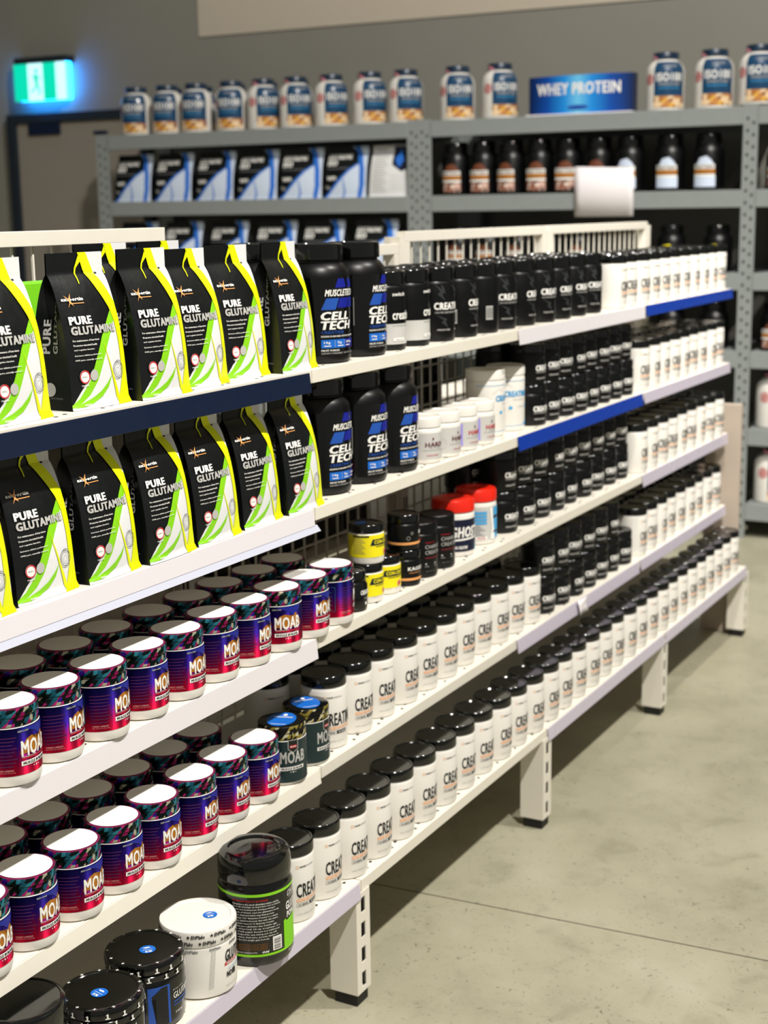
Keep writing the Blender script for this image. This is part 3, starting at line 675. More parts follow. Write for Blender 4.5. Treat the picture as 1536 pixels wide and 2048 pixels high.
def k_base_shelf():
    # big black glutamine jar, green band
    R, h = .0615, .182
    b = [(R-.010, 0), (R-.004, .002), (R, .012), (R, .128), (R-.002, .134), (R-.004, .138), (R-.004, .142)]
    lid = [(R-.004, .139), (R-.001, .141), (R, .150), (R-.001, .170), (R-.004, .178), (R-.010, .182), (R-.018, .182), (R-.020, .179), (R-.030, .180), (.0003, .180)]
    p = Print()
    p.rect(-.18, .1215, .18, .1262, 'lime_stripe', 1); p.rect(-.18, .0195, .18, .0235, 'lime_stripe', 1)
    p.poly([(-.010, .0235), (.060, .0235), (.060, .078), (.010, .070), (-.002, .068), (-.006, .072), (-.010, .070)], 'green_print', 1)
    p.text('GLUTAMINE', -.004, .0855, .060, .1000, 'white_print', 2, .04); p.text('POWDER', -.002, .0725, .040, .0830, 'white_print', 2, .04); p.text('ON', .000, .1075, .018, .1185, 'grey_print', 2, .05, .3)
    p.poly([(.000, .1050), (.016, .1060), (.022, .1100), (.016, .1045)], 'grey_print', 2)
    rows = ['Glutamine is the most abundant amino acid in', 'the body and plays an important role in muscle', 'growth and development. During prolonged', 'periods of intense exercise glutamine levels', 'may be depleted which may limit protein', 'synthesis. Our Glutamine Powder is a simple', 'way to supplement your diet with this amino', 'acid. Each teaspoon of Glutamine Powder', 'supplies more glutamine than 4 jumbo eggs,', '8 oz. of lean beef, 1/4 cup of soybeans, or a', 'cup of milk yogurt. Because it is unflavored', 'and designed for easy mixing, you can add', 'it to water, fruit juice, protein shakes or', 'your favorite weight gain formula.']
    p.text('THE IMPORTANCE OF GLUTAMINE', -.100, .1135, -.040, .1165, 'red_print', 2, .02, res=1)
    for i, s in enumerate(rows): p.text(s, -.100, .1082-i*.0047, -.100+.0018*len(s), .1114-i*.0047, 'white_print', 2, .01, res=1)
    for i in range(5): p.text('These statements have not been evaluated', -.100, .0405-i*.0024, -.043, .0420-i*.0024, 'gold_print', 2, 0, res=1)
    p.text('TRUE STRENGTH', -.095, .0255, -.060, .0285, 'grey_print', 2, .03, res=1); p.text('ON', -.052, .0250, -.040, .0290, 'white_print', 2, .05, .3, res=1)
    p.rect(-.033, .0265, -.016, .0500, 'white_print', 1)
    for i, w in enumerate((2, 1, 2, 1, 1, 2, 1, 2, 1, 1)): p.rect(-.031, .0285+i*.0020, -.018, .0285+i*.0020+w*.0006, 'black_print', 2)
    p.text('NET WT 2.2 LB', .000, .0135, .030, .0170, 'grey_print', 2, .03, res=1)
    KIND['on'] = ('glutamine_powder_jar', [('body', lathe('body', b, 'black_gloss', 56), None), ('lid', lathe('lid', lid, 'black_lid', 56), None), ('lettering', p.build('lettering', wrap(R)), None)])
    # white tub with star print rim
    R, h = .0600, .116
    b = [(R-.006, 0), (R-.001, .003), (R-.0005, .008), (R, .084), (R-.001, .088), (R-.003, .090)]
    lid = [(R-.002, .0885), (R+.0002, .0895), (R+.0012, .095), (R+.0016, .1135), (R+.0004, h), (R-.003, h+.0004), (R-.007, h+.0004), (R-.0082, h-.0008), (.0003, h-.0006)]
    p = Print()
    p.text('GLUTAMINE', -.012, .055, .058, .0745, 'black_print', 2, .04, .2); p.poly([(-.014, .0490), (.056, .0490), (.058, .0535), (-.013, .0535)], 'red_print', 1); p.text('FERMENTED VEGAN', -.010, .0498, .040, .0526, 'white_print', 2, .03, .2, res=1)
    p.text('NO', -.010, .0280, .002, .0375, 'black_print', 2, .05); p.rect(.004, .0280, .013, .0375, 'black_print', 1); p.text('GLUTEN FREE', -.006, .0400, .026, .0435, 'sky_print', 2, 0, res=1)
    p.text('NET WT 300G (10.6 OZ)', -.012, .0125, .040, .0150, 'midgrey_print', 2, 0, res=1)
    for i in range(22):
        for j in range(4): p.circ(-.040+j*.0022-(22-i)*.0003+.004, .018+i*.0031+(j % 2)*.0015, .0007, 'midgrey_print', 1, 5)
    for k in range(9):
        s = -.16+k*.038; p.text('EHPlabs', s+.006, .081+.0012*(k % 2), s+.026, .0865, 'midgrey_print', 2, .04, .2, res=1)
    l2 = Print()
    def star(P, x, y, r):
        P.poly([(x+(r if i % 2 == 0 else r*.42)*math.cos(PI/2+i*PI/5), y+(r if i % 2 == 0 else r*.42)*math.sin(PI/2+i*PI/5)) for i in range(10)], 'black_print', 1)
    for row, z in ((0, .106), (1, .0945)):
        for k in range(10):
            s = -.185+k*.037+row*.018; star(l2, s, z+.003, .0034); l2.text('EHPlabs', s+.004, z, s+.026, z+.0062, 'black_print', 1, .05, .25, res=1)
    st = Print(); st.circ(.018, -.008, .0115, 'sticker_blue', 1); st.text('5%', .012, -.0155, .022, -.0105, 'white_print', 2, .04); st.rect(.010, -.0075, .026, -.0068, 'white_print', 2); st.poly([(.011, -.002), (.019, -.0005), (.025, -.002), (.018, -.0035)], 'white_print', 2)
    KIND['eh'] = ('glutamine_tub', [('body', lathe('body', b, 'matte_white', 56), None), ('lid', lathe('lid', lid, 'matte_white', 56), None), ('lid_print', l2.build('lid_print', wrap(R+.0018)), 'lid'), ('sticker', st.build('sticker', flat_top(h-.0005, .95), None), 'lid'), ('lettering', p.build('lettering', wrap(R)), None)])
    # black tub with a lid strewn with ones
    R, h = .0600, .112
    b = [(R-.008, 0), (R-.002, .003), (R, .010), (R, .078), (R-.002, .082), (R-.004, .084)]
    lid = [(R-.002, .0815), (R+.0005, .083), (R-.0005, .091), (R-.003, .0935), (R+.001, .096), (R+.0014, .107), (R-.001, .111), (R-.005, h), (R-.008, h), (R-.0095, h-.0012), (.0003, h-.001)]
    p = Print(); p.poly([(-.052, .010), (-.016, .010), (-.016, .074), (-.052, .074)], 'blue_print', 0)
    p.poly([(-.040, .010), (-.020, .010), (-.020, .072), (-.030, .072), (-.046, .060), (-.046, .054), (-.040, .056)], 'black_print', 1)
    p.text('GLUTAMINE', -.010, .046, .050, .0560, 'white_print', 2, .01); p.text('RULE ONE', -.010, .0590, .014, .0620, 'grey_print', 2, 0, res=1); p.rect(-.010, .0400, .040, .0420, 'blue_print', 1); p.rect(-.010, .0345, .034, .0362, 'blue_print', 1)
    p.text('100%', -.006, .0205, .010, .0250, 'white_print', 2, 0, res=1); p.text('5g', .024, .0205, .032, .0250, 'white_print', 2, 0, res=1)
    p.poly([(.046, .060), (.060, .070), (.060, .076), (.050, .068)], 'white_print', 2)
    l2 = Print()
    for row, z in ((0, .098), (1, .0855)):
        for k in range(15):
            s = -.19+k*.0255+row*.0125+random.uniform(-.003, .003); zz = z+random.uniform(-.001, .001)
            l2.poly([(s-.0012, zz), (s+.0012, zz), (s+.0012, zz+.0075), (s-.0004, zz+.0075), (s-.003, zz+.0055), (s-.0012, zz+.0055)], 'white_print', 1); l2.rect(s-.0035, zz-.0008, s+.0035, zz+.0010, 'white_print', 1)
    l3 = Print()
    for k in range(13):
        a = 2*PI*k/13+.2; cx, cy = .0555*math.cos(a), .0555*math.sin(a)
        l3.poly([(cx+.0035*math.cos(a+i*PI/4)*(1 if i % 2 == 0 else .3), cy+.0035*math.sin(a+i*PI/4)*(1 if i % 2 == 0 else .3)) for i in range(8)], 'white_print', 1)
    l4 = Print(); l4.circ(.008, .004, .0125, 'sticker_blue', 1); l4.text('5%', .013, -.001, .018, .010, 'white_print', 2, .04, rot=1); l4.rect(.009, -.004, .0097, .012, 'white_print', 2); l4.poly([(.002, -.003), (.005, .001), (.004, .010), (.001, .006)], 'white_print', 2)
    KIND['r1'] = ('glutamine_tub', [('body', lathe('body', b, 'black_gloss', 56), None), ('lid', lathe('lid', lid, 'black_lid', 56), None), ('lid_print', l2.build('lid_print', wrap(R+.0018)), 'lid'), ('lid_top_print', l3.build('lid_top_print', flat_top(h-.0002, -.75), None), 'lid'), ('sticker', l4.build('sticker', flat_top(h-.0009, -.75), None), 'lid'), ('lettering', p.build('lettering', wrap(R)), None)])
    R, h = .0615, .153
    b = [(R-.008, 0), (R-.002, .003), (R, .010), (R, .121), (R-.003, .127)]
    lid = [(R-.002, .124), (R+.0005, .126), (R+.0005, .147), (R-.001, .151), (R-.004, h), (R-.006, h), (R-.0075, h-.0015), (.0003, h-.0013)]
    KIND['bk'] = ('supplement_tub', [('body', lathe('body', b, 'black_gloss', 56), None), ('lid', lathe('lid', lid, 'black_lid', 56), None), ('label', wrap_mesh('label', R+.0004, .008, .116, 'matte_white', .1, PI*.62), None)])
k_base_shelf()

# ---- stand-up pouches
BW, BH, BD = .123, .212, .078
def bag_pt(W_, H_, D_, u, v, back=False):
    hw = W_/2*(1-.045*v)+(.002*(1-v/.05) if v < .05 else 0)
    c = max(0, 1-(v/.86)**1.9)**.7 if v < .86 else 0
    hd = D_/2*c+.0014+(.004*(1-v/.04) if v < .04 else 0)
    x = hd*(1-.10*u*u)+.006*(1-u*u)*math.sin(PI*min(v/.86, 1))
    if .80 < v < .90: x += .0011*math.sin((v-.80)*2*PI/.0333)
    if back: x = -hd*(1-.10*u*u)
    return x, u*hw, v*H_, hd, hw
def bag_mesh(name, W_, H_, D_, material, seed=0):
    rnd = random.Random(seed); v = []; f = []
    NV, NU = 60, 16
    ph = [rnd.uniform(0, 6) for _ in range(4)]
    for i in range(NV+1):
        t = i/NV; ring = []
        for k in range(NU+1):
            u = -1+2*k/NU; x, y, z, hd, hw = bag_pt(W_, H_, D_, u, t); ring.append((x, y, z))
        gus = min(hw*.55, D_*.45)*t**1.6
        ring.append((0, hw-gus, t*H_))
        for k in range(NU, -1, -1):
            u = -1+2*k/NU; x, y, z, hd, hw = bag_pt(W_, H_, D_, u, t, True); ring.append((x, y, z))
        ring.append((0, -(hw-gus), t*H_))
        v += ring
    n = 2*(NU+1)+2
    for i in range(NV):
        for k in range(n):
            k2 = (k+1) % n; f.append((i*n+k, i*n+k2, (i+1)*n+k2, (i+1)*n+k))
    f.append(tuple(range(n-1, -1, -1))); f.append(tuple(NV*n+k for k in range(n)))
    return mesh_from(name, v, f, [material], None, 50)
def bag_map(W_, H_, D_):
    def g(s, t, o):
        x, y, z, hd, hw = bag_pt(W_, H_, D_, max(-1, min(1, 2*s-1)), max(0, min(1, t)))
        return (x+o*1.5, y, z)
    return g
def bag_side(W_, H_, D_):
    def g(s, t, o):      # s 0..1 from back corner to front corner on the -y side
        t = max(0, min(1, t)); x, y, z, hd, hw = bag_pt(W_, H_, D_, -1, t)
        gus = min(hw*.55, D_*.45)*t**1.6; c = 1-abs(2*s-1)
        return (hd*.9*(2*s-1), -(hw-gus*c)-o*1.6, t*H_)
    return g
def k_pouch():
    p = Print(); m = bag_map(BW, BH, BD)
    # white field, green blades, yellow ribbons
    p.poly([(.60, 1), (1, 1), (1, .64), (.93, .60), (.88, .68), (.80, .78), (.71, .88)], 'white_pouch', 0)
    p.poly([(0, 0), (1, 0), (1, .60), (.90, .60), (.80, .53), (.62, .43), (.46, .29), (.28, .12), (.12, .05), (0, .022)], 'white_pouch', 0)
    p.poly([(1.0, .685), (1.0, .635), (.92, .580), (.80, .505), (.65, .405), (.53, .295), (.41, .175), (.28, .090), (.14, .038), (.0, .016), (.0, .034), (.12, .075), (.28, .175), (.42, .325), (.56, .455), (.74, .565), (.88, .635)], 'lime_stripe', 1)
    p.poly([(.67, .205), (.58, .155), (.46, .105), (.32, .068), (.14, .038), (.02, .018), (.18, .016), (.34, .034), (.48, .068), (.60, .130)], 'lime_stripe', 2)
    p.poly([(.54, 1), (.69, 1), (.78, .90), (.89, .78), (.985, .67), (1, .56), (.995, .35), (.98, .16), (1, .04), (1, .0), (.74, .0), (.80, .05), (.875, .18), (.89, .40), (.88, .54), (.83, .64), (.70, .78), (.61, .90)], 'yellow_stripe', 3)
    p.poly([(.565, .995), (.60, .95), (.50, .90), (.455, .80), (.44, .80), (.47, .90)], 'yellow_stripe', 3)
    p.poly([(.565, .44), (.60, .34), (.68, .18), (.77, .0), (.84, .0), (.70, .20), (.61, .35)], 'yellow_stripe', 3)
    p.text('500G', .17, .022, .27, .034, 'white_print', 6, .02, res=1)
    ph = p.build('pouch_print', m, 1/16, 1/60)
    q = Print()
    q.text('PURE', .09, .545, .44, .598, 'white_print', 4, .055, .0); q.text('GLUTAMINE', .09, .480, .85, .535, 'grey_print', 4, .055, .0)
    q.text('axsportin', .05, .690, .40, .718, 'white_print', 4, .05, .1, res=1); q.rect(.20, .678, .40, .683, 'orange_print', 4)
    q.poly([(.13, .655), (.165, .685), (.16, .70), (.10, .735), (.165, .712), (.215, .745), (.185, .70), (.22, .665), (.175, .682)], 'orange_print', 5)
    for i, s in enumerate(('For maintenance of lean tissue', 'Promotes intestinal health', 'and cognitive function', 'Increases athletic performance', '100% pure, naturally extracted')):
        q.text(s, .09, .438-i*.030-(.006 if i > 2 else 0), .09+.0135*len(s), .450-i*.030-(.006 if i > 2 else 0), 'white_print', 4, .02, res=1)
    a = BW/BH
    bd = Print(); be = Print(); em = Print()
    bd.circ(.20, .21, .075, 'white_print', 4, 20, .075*a); bd.ring(.20, .21, .075, .014, 'red_print', 5, 20, .075*a); bd.text('NAC', .16, .205, .24, .216, 'midgrey_print', 5, .0, res=1)
    be.circ(.345, .215, .062, 'grey_print', 4, 20, .062*a); bd.text('TESTED', .14, .150, .26, .158, 'white_print', 4, .02, res=1); None
    em.ring(.80, .23, .105, .010, 'midgrey_print', 4, 24, .105*a); em.ring(.80, .23, .078, .006, 'midgrey_print', 4, 20, .078*a); em.ring(.80, .23, .04, .005, 'grey_print', 4, 16, .04*a)
    lh = q.build('lettering', m, 1/16, 1/60)
    r = Print(); r.text('PURE', .24, .36, .44, .58, 'grey_print', 1, .04, rot=1); r.text('GLUTAMINE', .52, .36, .70, .80, 'grey_print', 1, .04, rot=1); r2 = Print(); r2.circ(.46, .13, .15, 'grey_print', 1, 20, .045)
    r2.text('HASTA CERTIFIED', .2, .07, .8, .08, 'midgrey_print', 1, 0, res=1)
    sh = r.build('side_lettering', bag_side(BW, BH, BD), .05, .03)
    for key, sd in (('pa', 1), ('pb', 2)):
        KIND[key] = ('glutamine_pouch', [('pouch', bag_mesh('pouch', BW, BH, BD, 'black_pouch', sd), None), ('pouch_print', ph, None), ('lettering', lh, None), ('badge', bd.build('badge', m, .06, .035), None), ('badge', be.build('badge', m, .06, .035), None), ('emblem', em.build('emblem', m, .06, .035), None), ('side_lettering', sh, None), ('side_badge', r2.build('side_badge', bag_side(BW, BH, BD), .05, .03), None)])
    # back of the same pouch, and the large rack pouches
    W2, H2, D2 = .245, .244, .10
    p = Print(); m2 = bag_map(W2, H2, D2)
    p.poly([(.62, 1), (1, 1), (1, 0), (.93, 0), (.92, .3), (.90, .6), (.80, .85)], 'pouch_pale', 0)
    p.poly([(.06, 0), (1, 0), (.94, .70), (.78, .64), (.58, .52), (.38, .34), (.18, .12)], 'pouch_pale', 0)
    p.poly([(.66, 1), (.80, 1), (.88, .82), (.95, .55), (.96, .25), (.90, 0), (.80, 0), (.85, .25), (.84, .55), (.77, .82)], 'pouch_blue', 2)
    p.poly([(.02, 0), (.14, .12), (.35, .36), (.58, .56), (.80, .68), (.80, .65), (.60, .52), (.38, .31), (.20, .12), (.10, 0)], 'pouch_blue', 1)
    p.poly([(.50, 0), (.54, .12), (.48, .36), (.46, .36), (.50, .12), (.46, 0)], 'pouch_blue', 1)
    p.text('EXTREME', .06, .76, .64, .86, 'white_print', 3, .06, .15); p.text('ISO', .06, .63, .30, .74, 'white_print', 3, .06, .1); p.rect(.06, .57, .60, .585, 'midgrey_print', 3)
    p.text('WPI', .08, .34, .30, .42, 'white_print', 3, .05); p.text('1kg', .06, .16, .16, .24, 'grey_print', 3, .03)
    KIND['pl'] = ('protein_pouch', [('pouch', bag_mesh('pouch', W2, H2, D2, 'black_pouch', 3), None), ('pouch_print', p.build('pouch_print', m2, 1/16, 1/60), None)])
    p = Print()
    for i in range(14): p.rect(.08, .10+i*.055, .46-(i % 3)*.05, .118+i*.055, 'grey_print', 1)
    p.poly([(.55, .98), (.95, .98), (.98, .55), (.80, .48), (.56, .62)], 'ghost_navy', 1); p.poly([(.62, .72), (.74, .92), (.84, .70), (.74, .56)], 'pouch_blue', 2); p.text('NUTRITION', .08, .90, .36, .94, 'midgrey_print', 1, .03, res=1)
    for i in range(6): p.rect(.54, .14+i*.055, .92, .146+i*.055, 'grey_print', 1)
    KIND['pw'] = ('protein_pouch', [('pouch', bag_mesh('pouch', W2*.9, H2, D2, 'white_pouch', 4), None), ('pouch_print', p.build('pouch_print', bag_map(W2*.9, H2, D2), 1/16, 1/60), None)])
k_pouch()

def k_rack_tubs():
    R, h = .083, .250
    mat_cells('cereal_print', [(0, '#d9a63a'), (.25, '#b97a3a'), (.5, '#e7c9a0'), (.75, '#8a4c28'), (1, '#d8d21c')], .020, .018, .2, .5, 0)
    mat_cells('iso_lid_print', [(0, '#0e2438'), (.45, '#123454'), (.62, '#c7b22a'), (.74, '#d98a9a'), (.82, '#0e2438'), (1, '#d8dfe6')], .030, .030, .1, .35, 0)
    b = [(R-.006, 0), (R-.001, .004), (R, .012), (R, .168), (R-.004, .186), (R-.014, .202), (R-.026, .212), (R-.030, .216), (R-.030, .220)]
    lid = [(.055, .219), (.0565, .221), (.0565, .246), (.0545, .249), (.050, h), (.0003, h-.001)]
    p = Print(); mp = wrap_on(b, R)
    p.rect(-.072, .014, .072, .208, 'iso_blue', 3); p.text('ISO100', -.060, .125, .056, .160, 'white_print', 6, .03); p.text('HYDROLYZED', -.050, .108, .045, .118, 'grey_print', 6, .03, res=1)
    p.text('100% WHEY PROTEIN', -.050, .092, .040, .101, 'sky_print', 6, .02, res=1); p.text('DYMATIZE', -.03, .185, .03, .193, 'grey_print', 6, .02, res=1)
    p.ring(-.098, .135, .022, .007, 'red_print', 3); p.circ(-.098, .135, .009, 'red_print', 3)
    c = wrap_mesh('cereal_band', R+.0022, .014, .062, 'cereal_print', -.072/R, .072/R, 20)
    KIND['iso'] = ('protein_tub', [('body', lathe('body', b, 'plastic_white', 40), None), ('lid', lathe('lid', lid, 'iso_lid_print', 40), None), ('label', p.build('label', mp, .006, .006), None), ('cereal_band', c, 'label')])
    R, h = .064, .205
    b = [(R-.006, 0), (R-.001, .004), (R, .012), (R, .135), (R-.005, .152), (R-.014, .164), (R-.014, .170)]
    lid = [(.050, .168), (.0515, .170), (.0515, .198), (.049, .203), (.046, h), (.0003, h-.001)]
    mp = wrap_on(b, R)
    for key, a, bcol in (('cho', 'brown_print', 'brown_print'), ('van', 'pouch_pale', 'pouch_pale'), ('yel', 'yellow_print', 'paper')):
        p = Print(); p.rect(-.050, .012, .044, .050, bcol, 0)
        mat_cells('chunk_print', [(0, '#8d5c48'), (.4, '#c9a596'), (.6, '#5a3426'), (.8, '#e8d8cc'), (1, '#a9745e')], .016, .014, .2, .5, 0) if 'chunk_print' not in MATS else None
        p.poly([(-.036, .093), (.036, .093), (.026, .108), (.008, .122), (-.020, .116)], a, 0)
        p.rect(-.050, .076, .040, .093, 'white_print', 1); p.rect(-.050, .060, .042, .076, 'gold_print', 1); p.text('PROTEIN', -.044, .078, .034, .090, 'black_print', 3, .03); p.rect(-.050, .050, .042, .058, 'white_print', 1)
        KIND[key] = ('protein_tub', [('body', lathe('body', b, 'black_satin', 36), None), ('lid', lathe('lid', lid, 'black_lid', 36), None), ('label', p.build('label', mp, .006, .02), None),
                    ('label_picture', wrap_mesh('label_picture', R+.0009, .014, .047, 'chunk_print' if key == 'cho' else bcol, -.040/R, .040/R, 12), 'label')])
k_rack_tubs()

# ------------------------------------------------------------------ what stands where
rnd = random.Random(3)
def row(kind, cat, noun, x, ys, z, group, where, rz=0., jit=.10, jx=.003, rots=None, names=None):
    n = len(ys)
    for i, y in enumerate(ys):
        r = rz+rnd.uniform(-jit, jit) if not rots or i not in rots else rots[i]
        lab = f'{ORD[i]} {noun} from the near end, {where}' if n > 1 else f'{noun}, {where}'
        xx = x[i] if isinstance(x, (list, tuple)) else x+rnd.uniform(-jx, jx)
        place(kind, lab, cat, (xx, y, z), r, group)
def span(a, b, n): return [a+(b-a)*i/(n-1) for i in range(n)]

Z1, Z2, Z3, Z4, Z5 = (SHELF[k][0]+.0005 for k in (1, 2, 3, 4, 5))
# --- top shelf
S1B = [(-.143, -.712, .06), (-.150, -.535, -.02), (-.134, -.402, .02), (-.152, -.272, .03), (-.158, -.144, -.02), (-.138, -.014, .06)]
for i, (x, y, r) in enumerate(S1B):
    place('pa' if i % 2 else 'pb', f'{ORD[i]} black, white and lime glutamine pouch from the near end, top shelf front', 'pouch', (x, y, Z1), r, 'glutamine pouches on the top shelf', (1, 1, 1.02+.01*(i % 3)), .0)
for i, (x, y, r) in enumerate([(-.245, -.662, .05), (-.245, -.360, -.06), (-.250, -.205, .04)]):
    place('pb', f'{ORD[i]} glutamine pouch from the near end, back row behind the top shelf pouches', 'pouch', (x, y, Z1), r, 'glutamine pouches on the top shelf', (1, 1, 1.07))
g = MB(); g.box(-.022, .022, -.062, .062, 0, .175)
tag(obj('carton', g.mesh('carton', ['box_green'], .002), None, (-.250, -.505, Z1)), 'plain lime green carton standing behind the top shelf pouches', 'carton')
row('ct', 'jar', 'large black blue-printed creatine jar', [-.150, -.150], [.134, .272], Z1, 'large black creatine jars', 'top shelf', .10, .02, .0, {0: -.2, 1: .14})
place('ct', 'large black creatine jar half hidden behind the top shelf pouch and jars', 'jar', (-.285, .150, Z1), -.6, 'large black creatine jars')
row('sw', 'tub', 'black and grey creatine tub', -.150, [.390, .492], Z1, 'black and grey creatine tubs', 'top shelf', .05, .05, .002, {0: -.28, 1: .08})
row('cb', 'jar', 'tall black creatine jar', -.147, span(.605, 1.490, 9), Z1, 'tall black creatine jars on the top shelf', 'top shelf front row', -.05, .28, .004, {0: -.33, 1: .2, 2: .95})
row('cb', 'jar', 'tall black creatine jar', -.245, span(.615, 1.500, 9), Z1, 'tall black creatine jars on the top shelf', 'top shelf back row', -.06, .5)
row('cw', 'tub', 'white creatine tub', -.140, span(1.668, 2.650, 11), Z1, 'white creatine tubs on the top shelf', 'top shelf front row', .15, .2)
row('cw', 'tub', 'white creatine tub', -.238, span(1.668, 2.650, 11), Z1, 'white creatine tubs on the top shelf', 'top shelf back row', .30, .5)
# --- second shelf
S2B = [(-.128, -.826, 0), (-.138, -.686, .0), (-.130, -.552, .04), (-.125, -.418, .04), (-.128, -.287, .02), (-.132, -.153, .04), (-.128, -.020, .03)]
for i, (x, y, r) in enumerate(S2B):
    place('pb' if i % 2 else 'pa', f'{ORD[i]} black, white and lime glutamine pouch from the near end, second shelf', 'pouch', (x, y, Z2), r, 'glutamine pouches on the second shelf', (1, .98, .985))
row('ct', 'jar', 'large black blue-printed creatine jar', [-.160, -.155, -.155], [.145, .277, .410], Z2, 'large black creatine jars', 'second shelf', .03, .03)
row('ha', 'jar', 'small white jar with grey label and red lettering', -.134, [.518, .606], Z2, 'small white jars with red lettering', 'second shelf', 0, .02, .002, {0: -.45, 1: -.05})
row('hb', 'jar', 'small white jar with lilac strip and red lettering', -.132, [.701, .790], Z2, 'small white jars with red lettering', 'second shelf', -.12, .04)
row('wb', 'canister', 'tall white creatine canister with light blue print', [-.165, -.160], [.905, 1.010], Z2, 'white canisters with blue print', 'second shelf', .15, .05, 0, {0: -.1, 1: -.75})
ya = span(1.112, 1.750, 8)
row('cs', 'jar', 'small black creatine jar', -.142, ya, Z2, 'stacked small black creatine jars, second shelf', 'lower layer of the second shelf stack', -.22, .14)
row('cs', 'jar', 'small black creatine jar', -.146, ya, Z2+.0985, 'stacked small black creatine jars, second shelf', 'upper layer of the second shelf stack', -.22, .14)
row('cs', 'jar', 'small black creatine jar', -.240, ya, Z2, 'stacked small black creatine jars, second shelf', 'back lower layer, second shelf stack', .12, .4)
row('cs', 'jar', 'small black creatine jar', -.240, ya, Z2+.0985, 'stacked small black creatine jars, second shelf', 'back upper layer, second shelf stack', .12, .4)
row('cw', 'tub', 'white creatine tub', -.134, span(1.870, 2.640, 9), Z2, 'white creatine tubs on the second shelf', 'second shelf front row', .12, .25)
row('cw', 'tub', 'white creatine tub', -.236, span(1.870, 2.640, 9), Z2, 'white creatine tubs on the second shelf', 'second shelf back row', .28, .5)
# --- third shelf
row('mp', 'tub', 'purple foil tub with white lid disc', -.118, [-.768, -.672, -.574, -.474, -.375, -.275, -.180, -.084, .009, .103], Z3, 'purple foil tubs on the third shelf', 'third shelf front row', .14, .16, .004, {7: -.55, 9: .75})
row('mp', 'tub', 'purple foil tub', -.222, [-.730, -.628, -.522, -.420, -.312, -.205, -.105, .000, .100], Z3, 'purple foil tubs on the third shelf', 'third shelf back row in shade', .0, .6)
place('hc', 'small dark creatine capsule jar between purple tub and yellow jars', 'jar', (-.122, .190, Z3), .05)
place('cc', 'yellow jar under the other one, next to the small dark jar, third shelf', 'jar', (-.130, .262, Z3), -.45, 'yellow creatine jars')
place('cc', 'yellow jar without another on top, beside the black orange-striped jars', 'jar', (-.130, .336, Z3), -.75, 'yellow creatine jars')
place('cc', 'yellow jar stacked on top of another yellow jar, third shelf', 'jar', (-.128, .264, Z3+.0785), -.45, 'yellow creatine jars')
place('kg', 'black jar with orange stripe, lower of the stacked pair', 'jar', (-.122, .412, Z3), -.40, 'black jars with orange stripe')
place('kg', 'black jar with orange stripe, upper of the stacked pair', 'jar', (-.124, .412, Z3+.0745), .55, 'black jars with orange stripe')
place('ch', 'black charge creatine jar nearer the orange-striped jars', 'jar', (-.130, .492, Z3), -.45, 'black charge creatine jars')
place('ch', 'black charge creatine jar beside the red-lidded navy tub', 'jar', (-.132, .580, Z3), -.55, 'black charge creatine jars')
place('gh', 'red-lidded white tub with navy label and white lettering', 'tub', (-.150, .700, Z3), -.50, 'red-lidded tubs')
place('gb', 'red-lidded white tub with light blue and grey label', 'tub', (-.155, .830, Z3), -.45, 'red-lidded tubs')
yb = span(.960, 1.745, 9)
row('cs', 'jar', 'small black creatine jar', -.150, yb, Z3, 'stacked small black creatine jars, third shelf', 'lower layer of the third shelf stack', -.22, .14)
row('cs', 'jar', 'small black creatine jar', -.154, yb, Z3+.0985, 'stacked small black creatine jars, third shelf', 'upper layer of the third shelf stack', -.22, .14)
row('cs', 'jar', 'small black creatine jar', -.250, yb, Z3+.0005, 'stacked small black creatine jars, third shelf', 'back lower layer, third shelf stack', .12, .4)
row('cs', 'jar', 'small black creatine jar', -.250, yb, Z3+.0985, 'stacked small black creatine jars, third shelf', 'back upper layer, third shelf stack', .12, .4)
row('cw', 'tub', 'white creatine tub', -.130, span(1.850, 2.640, 9), Z3, 'white creatine tubs on the third shelf', 'third shelf front row', .12, .25)
row('cw', 'tub', 'white creatine tub', -.232, span(1.850, 2.640, 9), Z3, 'white creatine tubs on the third shelf', 'third shelf back row', .28, .5)
# --- fourth shelf
row('mp', 'tub', 'purple foil tub with white lid disc', -.117, [-.847, -.750, -.652, -.556, -.460, -.358, -.262, -.172], Z4, 'purple foil tubs on the fourth shelf', 'fourth shelf front row', .08, .09, .003)
row('mp', 'tub', 'purple foil tub', -.224, [-.790, -.690, -.590, -.488, -.388, -.286, -.186], Z4, 'purple foil tubs on the fourth shelf', 'fourth shelf back row', .0, .6)
place('mg', 'dark green tub with gold camouflage lid, next to the purple tubs', 'tub', (-.118, -.076, Z4), -.55, 'dark green tubs with blue stickers')
place('mg', 'dark green tub with gold camouflage lid, next to the white tubs', 'tub', (-.128, .022, Z4), .02, 'dark green tubs with blue stickers')
row('cw', 'tub', 'white creatine tub', -.140, [.112, .208, .306, .404, .500, .600, .700, .796, .880, .962, 1.056][:1]+[.208, .306, .402, .497, .593, .690, .786, .880, .974, 1.068], Z4, 'white creatine tubs on the near fourth shelf', 'fourth shelf left of the black jars', .10, .15, .003, {0: -.25, 1: .0})
row('cw', 'tub', 'white creatine tub', -.242, span(.060, 1.068, 11), Z4, 'white creatine tubs on the near fourth shelf', 'fourth shelf back row left of black jars', .1, .5)
yc = span(1.172, 1.752, 7)
row('cs', 'jar', 'small black creatine jar', -.138, yc, Z4, 'stacked small black creatine jars, fourth shelf', 'lower layer of the fourth shelf stack', -.22, .14)
row('cs', 'jar', 'small black creatine jar', -.142, yc[:6], Z4+.0985, 'stacked small black creatine jars, fourth shelf', 'upper layer of the fourth shelf stack', -.22, .14)
